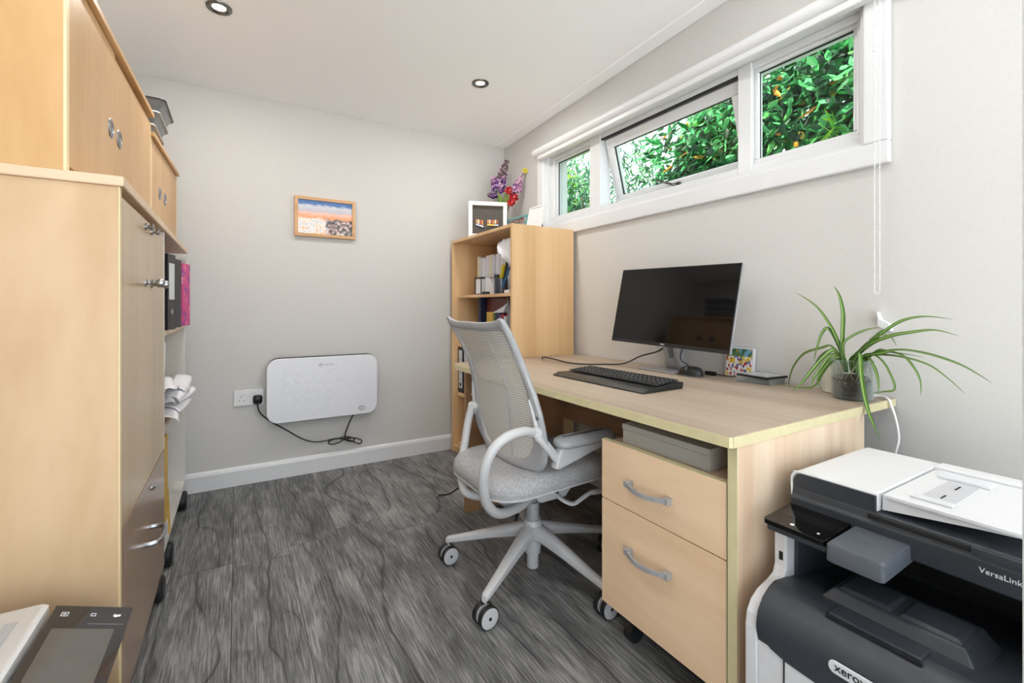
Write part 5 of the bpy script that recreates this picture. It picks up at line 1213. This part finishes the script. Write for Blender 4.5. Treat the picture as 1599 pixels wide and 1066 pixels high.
tp = obj('touch_panel', mbox(0, .122, 0, .575, -.012, 0, T), plain('satin black panel', (40,40,42), .06, amt=1), sp_, bevel=.002)
obj('screen', mbox(.013, .104, .04, .500, 0, .0006, T), plain('grey screen glass', (92,89,85), .05, amt=2), tp)
bm = BM()
def iconbox(cx_, cy_, w_, h_):
    for (a,b,c,d) in ((-w_,w_,-h_,-h_+.0012),(-w_,w_,h_-.0012,h_),(-w_,-w_+.0012,-h_,h_),(w_-.0012,w_,-h_,h_)): box(bm, cx_+a, cx_+b, cy_+c, cy_+d, 0, .0005, T)
iconbox(.020,.545,.0055,.0065); iconbox(.020,.545,.0025,.0025); iconbox(.063,.545,.004,.0045)
prism(bm, [(.094,.542),(.098,.538),(.106,.542),(.106,.548),(.098,.546),(.096,.550)], 'Z', 0, .0005, T)
obj('icons', bm, M['white_ink'], tp)
obj('panel_line', mbox(.06, .115, .5155, .5163, 0, .0004, T), plain('panel line', (150,150,150), .5), tp)
obj('panel_mount', mbox(-.30, -.20, .64, 1.17, .330, .375), M['charcoal'], sp_, bevel=.004)

# ------------------------------------------------------------------ greenery beyond the window
def leaves(bm, c, ax, n, L, w, droop, clump=1, mi=0, yaw=None):
    for _ in range(n):
        while True:
            p = Vector((random.uniform(-1,1), random.uniform(-1,1), random.uniform(-1,1)))
            if p.length < 1: break
        p = Vector(c) + Vector((p.x*ax[0], p.y*ax[1], p.z*ax[2]))
        for q in range(clump):
            d = Vector((random.uniform(-1,.3), random.uniform(-1,1), random.uniform(-droop-.6, -droop+.6))).normalized()
            s = d.cross(Vector((random.uniform(-1,-.2), random.uniform(-.6,.6), random.uniform(.1,1)))).normalized(); l = L*random.uniform(.6,1.15); ww = w*random.uniform(.7,1.2)
            nn = d.cross(s)
            a = bm.verts.new(p); b1 = bm.verts.new(p+d*l*.3+s*ww); b2 = bm.verts.new(p+d*l*.3-s*ww); m1 = bm.verts.new(p+d*l*.35-nn*ww*.35)
            c1 = bm.verts.new(p+d*l*.7+s*ww*.75-nn*l*.05); c2 = bm.verts.new(p+d*l*.7-s*ww*.75-nn*l*.05); m2 = bm.verts.new(p+d*l*.7-nn*(ww*.3+l*.05)); e = bm.verts.new(p+d*l-nn*l*.12)
            for f in ((a,b1,m1),(a,m1,b2),(b1,c1,m2,m1),(b2,m1,m2,c2),(c1,e,m2),(c2,m2,e)): bm.faces.new(f)
def shrub(nm, base, label, crown, trunk_h, mats, cat='shrub'):
    t = thing(nm, base, label, cat); bm = BM(); b = Vector(base)
    for k in range(7):
        a = random.random()*6.28; top = b + Vector((math.cos(a)*.35, math.sin(a)*.55, trunk_h*random.uniform(.75,1)))
        tube(bm, [b+Vector((math.cos(a)*.05,math.sin(a)*.05,0)), b.lerp(top,.5)+Vector((.05*random.uniform(-1,1),.12*random.uniform(-1,1),0)), top], lambda f: .028-.022*f, 6, 4)
    obj('branches', bm, M['bark'], t, smooth=True)
    for (c, ax, n, L, w, dr, cl, mm) in crown:
        bm = BM(); leaves(bm, c, ax, n, L, w, dr, cl); obj('foliage', bm, M[mm], t)
    return t
random.seed(21)
shrub('laurel_bush', (2.9, 1.55, -.1), 'dense dark laurel bush filling the nearest window light', [((2.75,1.45,1.95),(.40,.75,.75),1500,.105,.017,.7,1,'laurel'), ((3.3,1.5,1.9),(.45,1.1,1.1),5200,.15,.036,.4,1,'laurel')], 2.3, None)
shrub('bamboo_clump', (2.55, .90, -.1), 'bright lime leaved plant low in the right corner of the nearest window light', [((2.50,1.02,1.76),(.16,.14,.16),80,.11,.0065,-.1,1,'lime')], 1.5, None)
shrub('laurel_bush', (3.0, 2.4, -.1), 'glossy green bush behind the right half of the open middle sash', [((2.9,2.25,2.05),(.40,.42,.55),900,.11,.017,.5,1,'laurel'), ((3.4,2.35,2.0),(.35,.45,.7),1500,.14,.032,.4,1,'laurel')], 2.2, None)
shrub('willow_shrub', (3.2, 3.4, -.1), 'feathery thin leaved shrub with bright sky behind the middle window light', [((3.1,3.3,2.0),(.45,.65,.75),3300,.13,.0065,.8,1,'willow')], 2.4, None)
shrub('willow_shrub', (3.2, 4.6, -.1), 'loose thin leaved shrub behind the farthest small window light', [((3.1,4.25,1.95),(.5,.7,.8),3000,.13,.012,.9,1,'willow'), ((2.8,3.9,2.2),(.3,.4,.3),260,.10,.018,.3,1,'lime'), ((3.2,4.4,2.0),(.4,.6,.6),700,.12,.022,.3,1,'laurel')], 2.5, None)
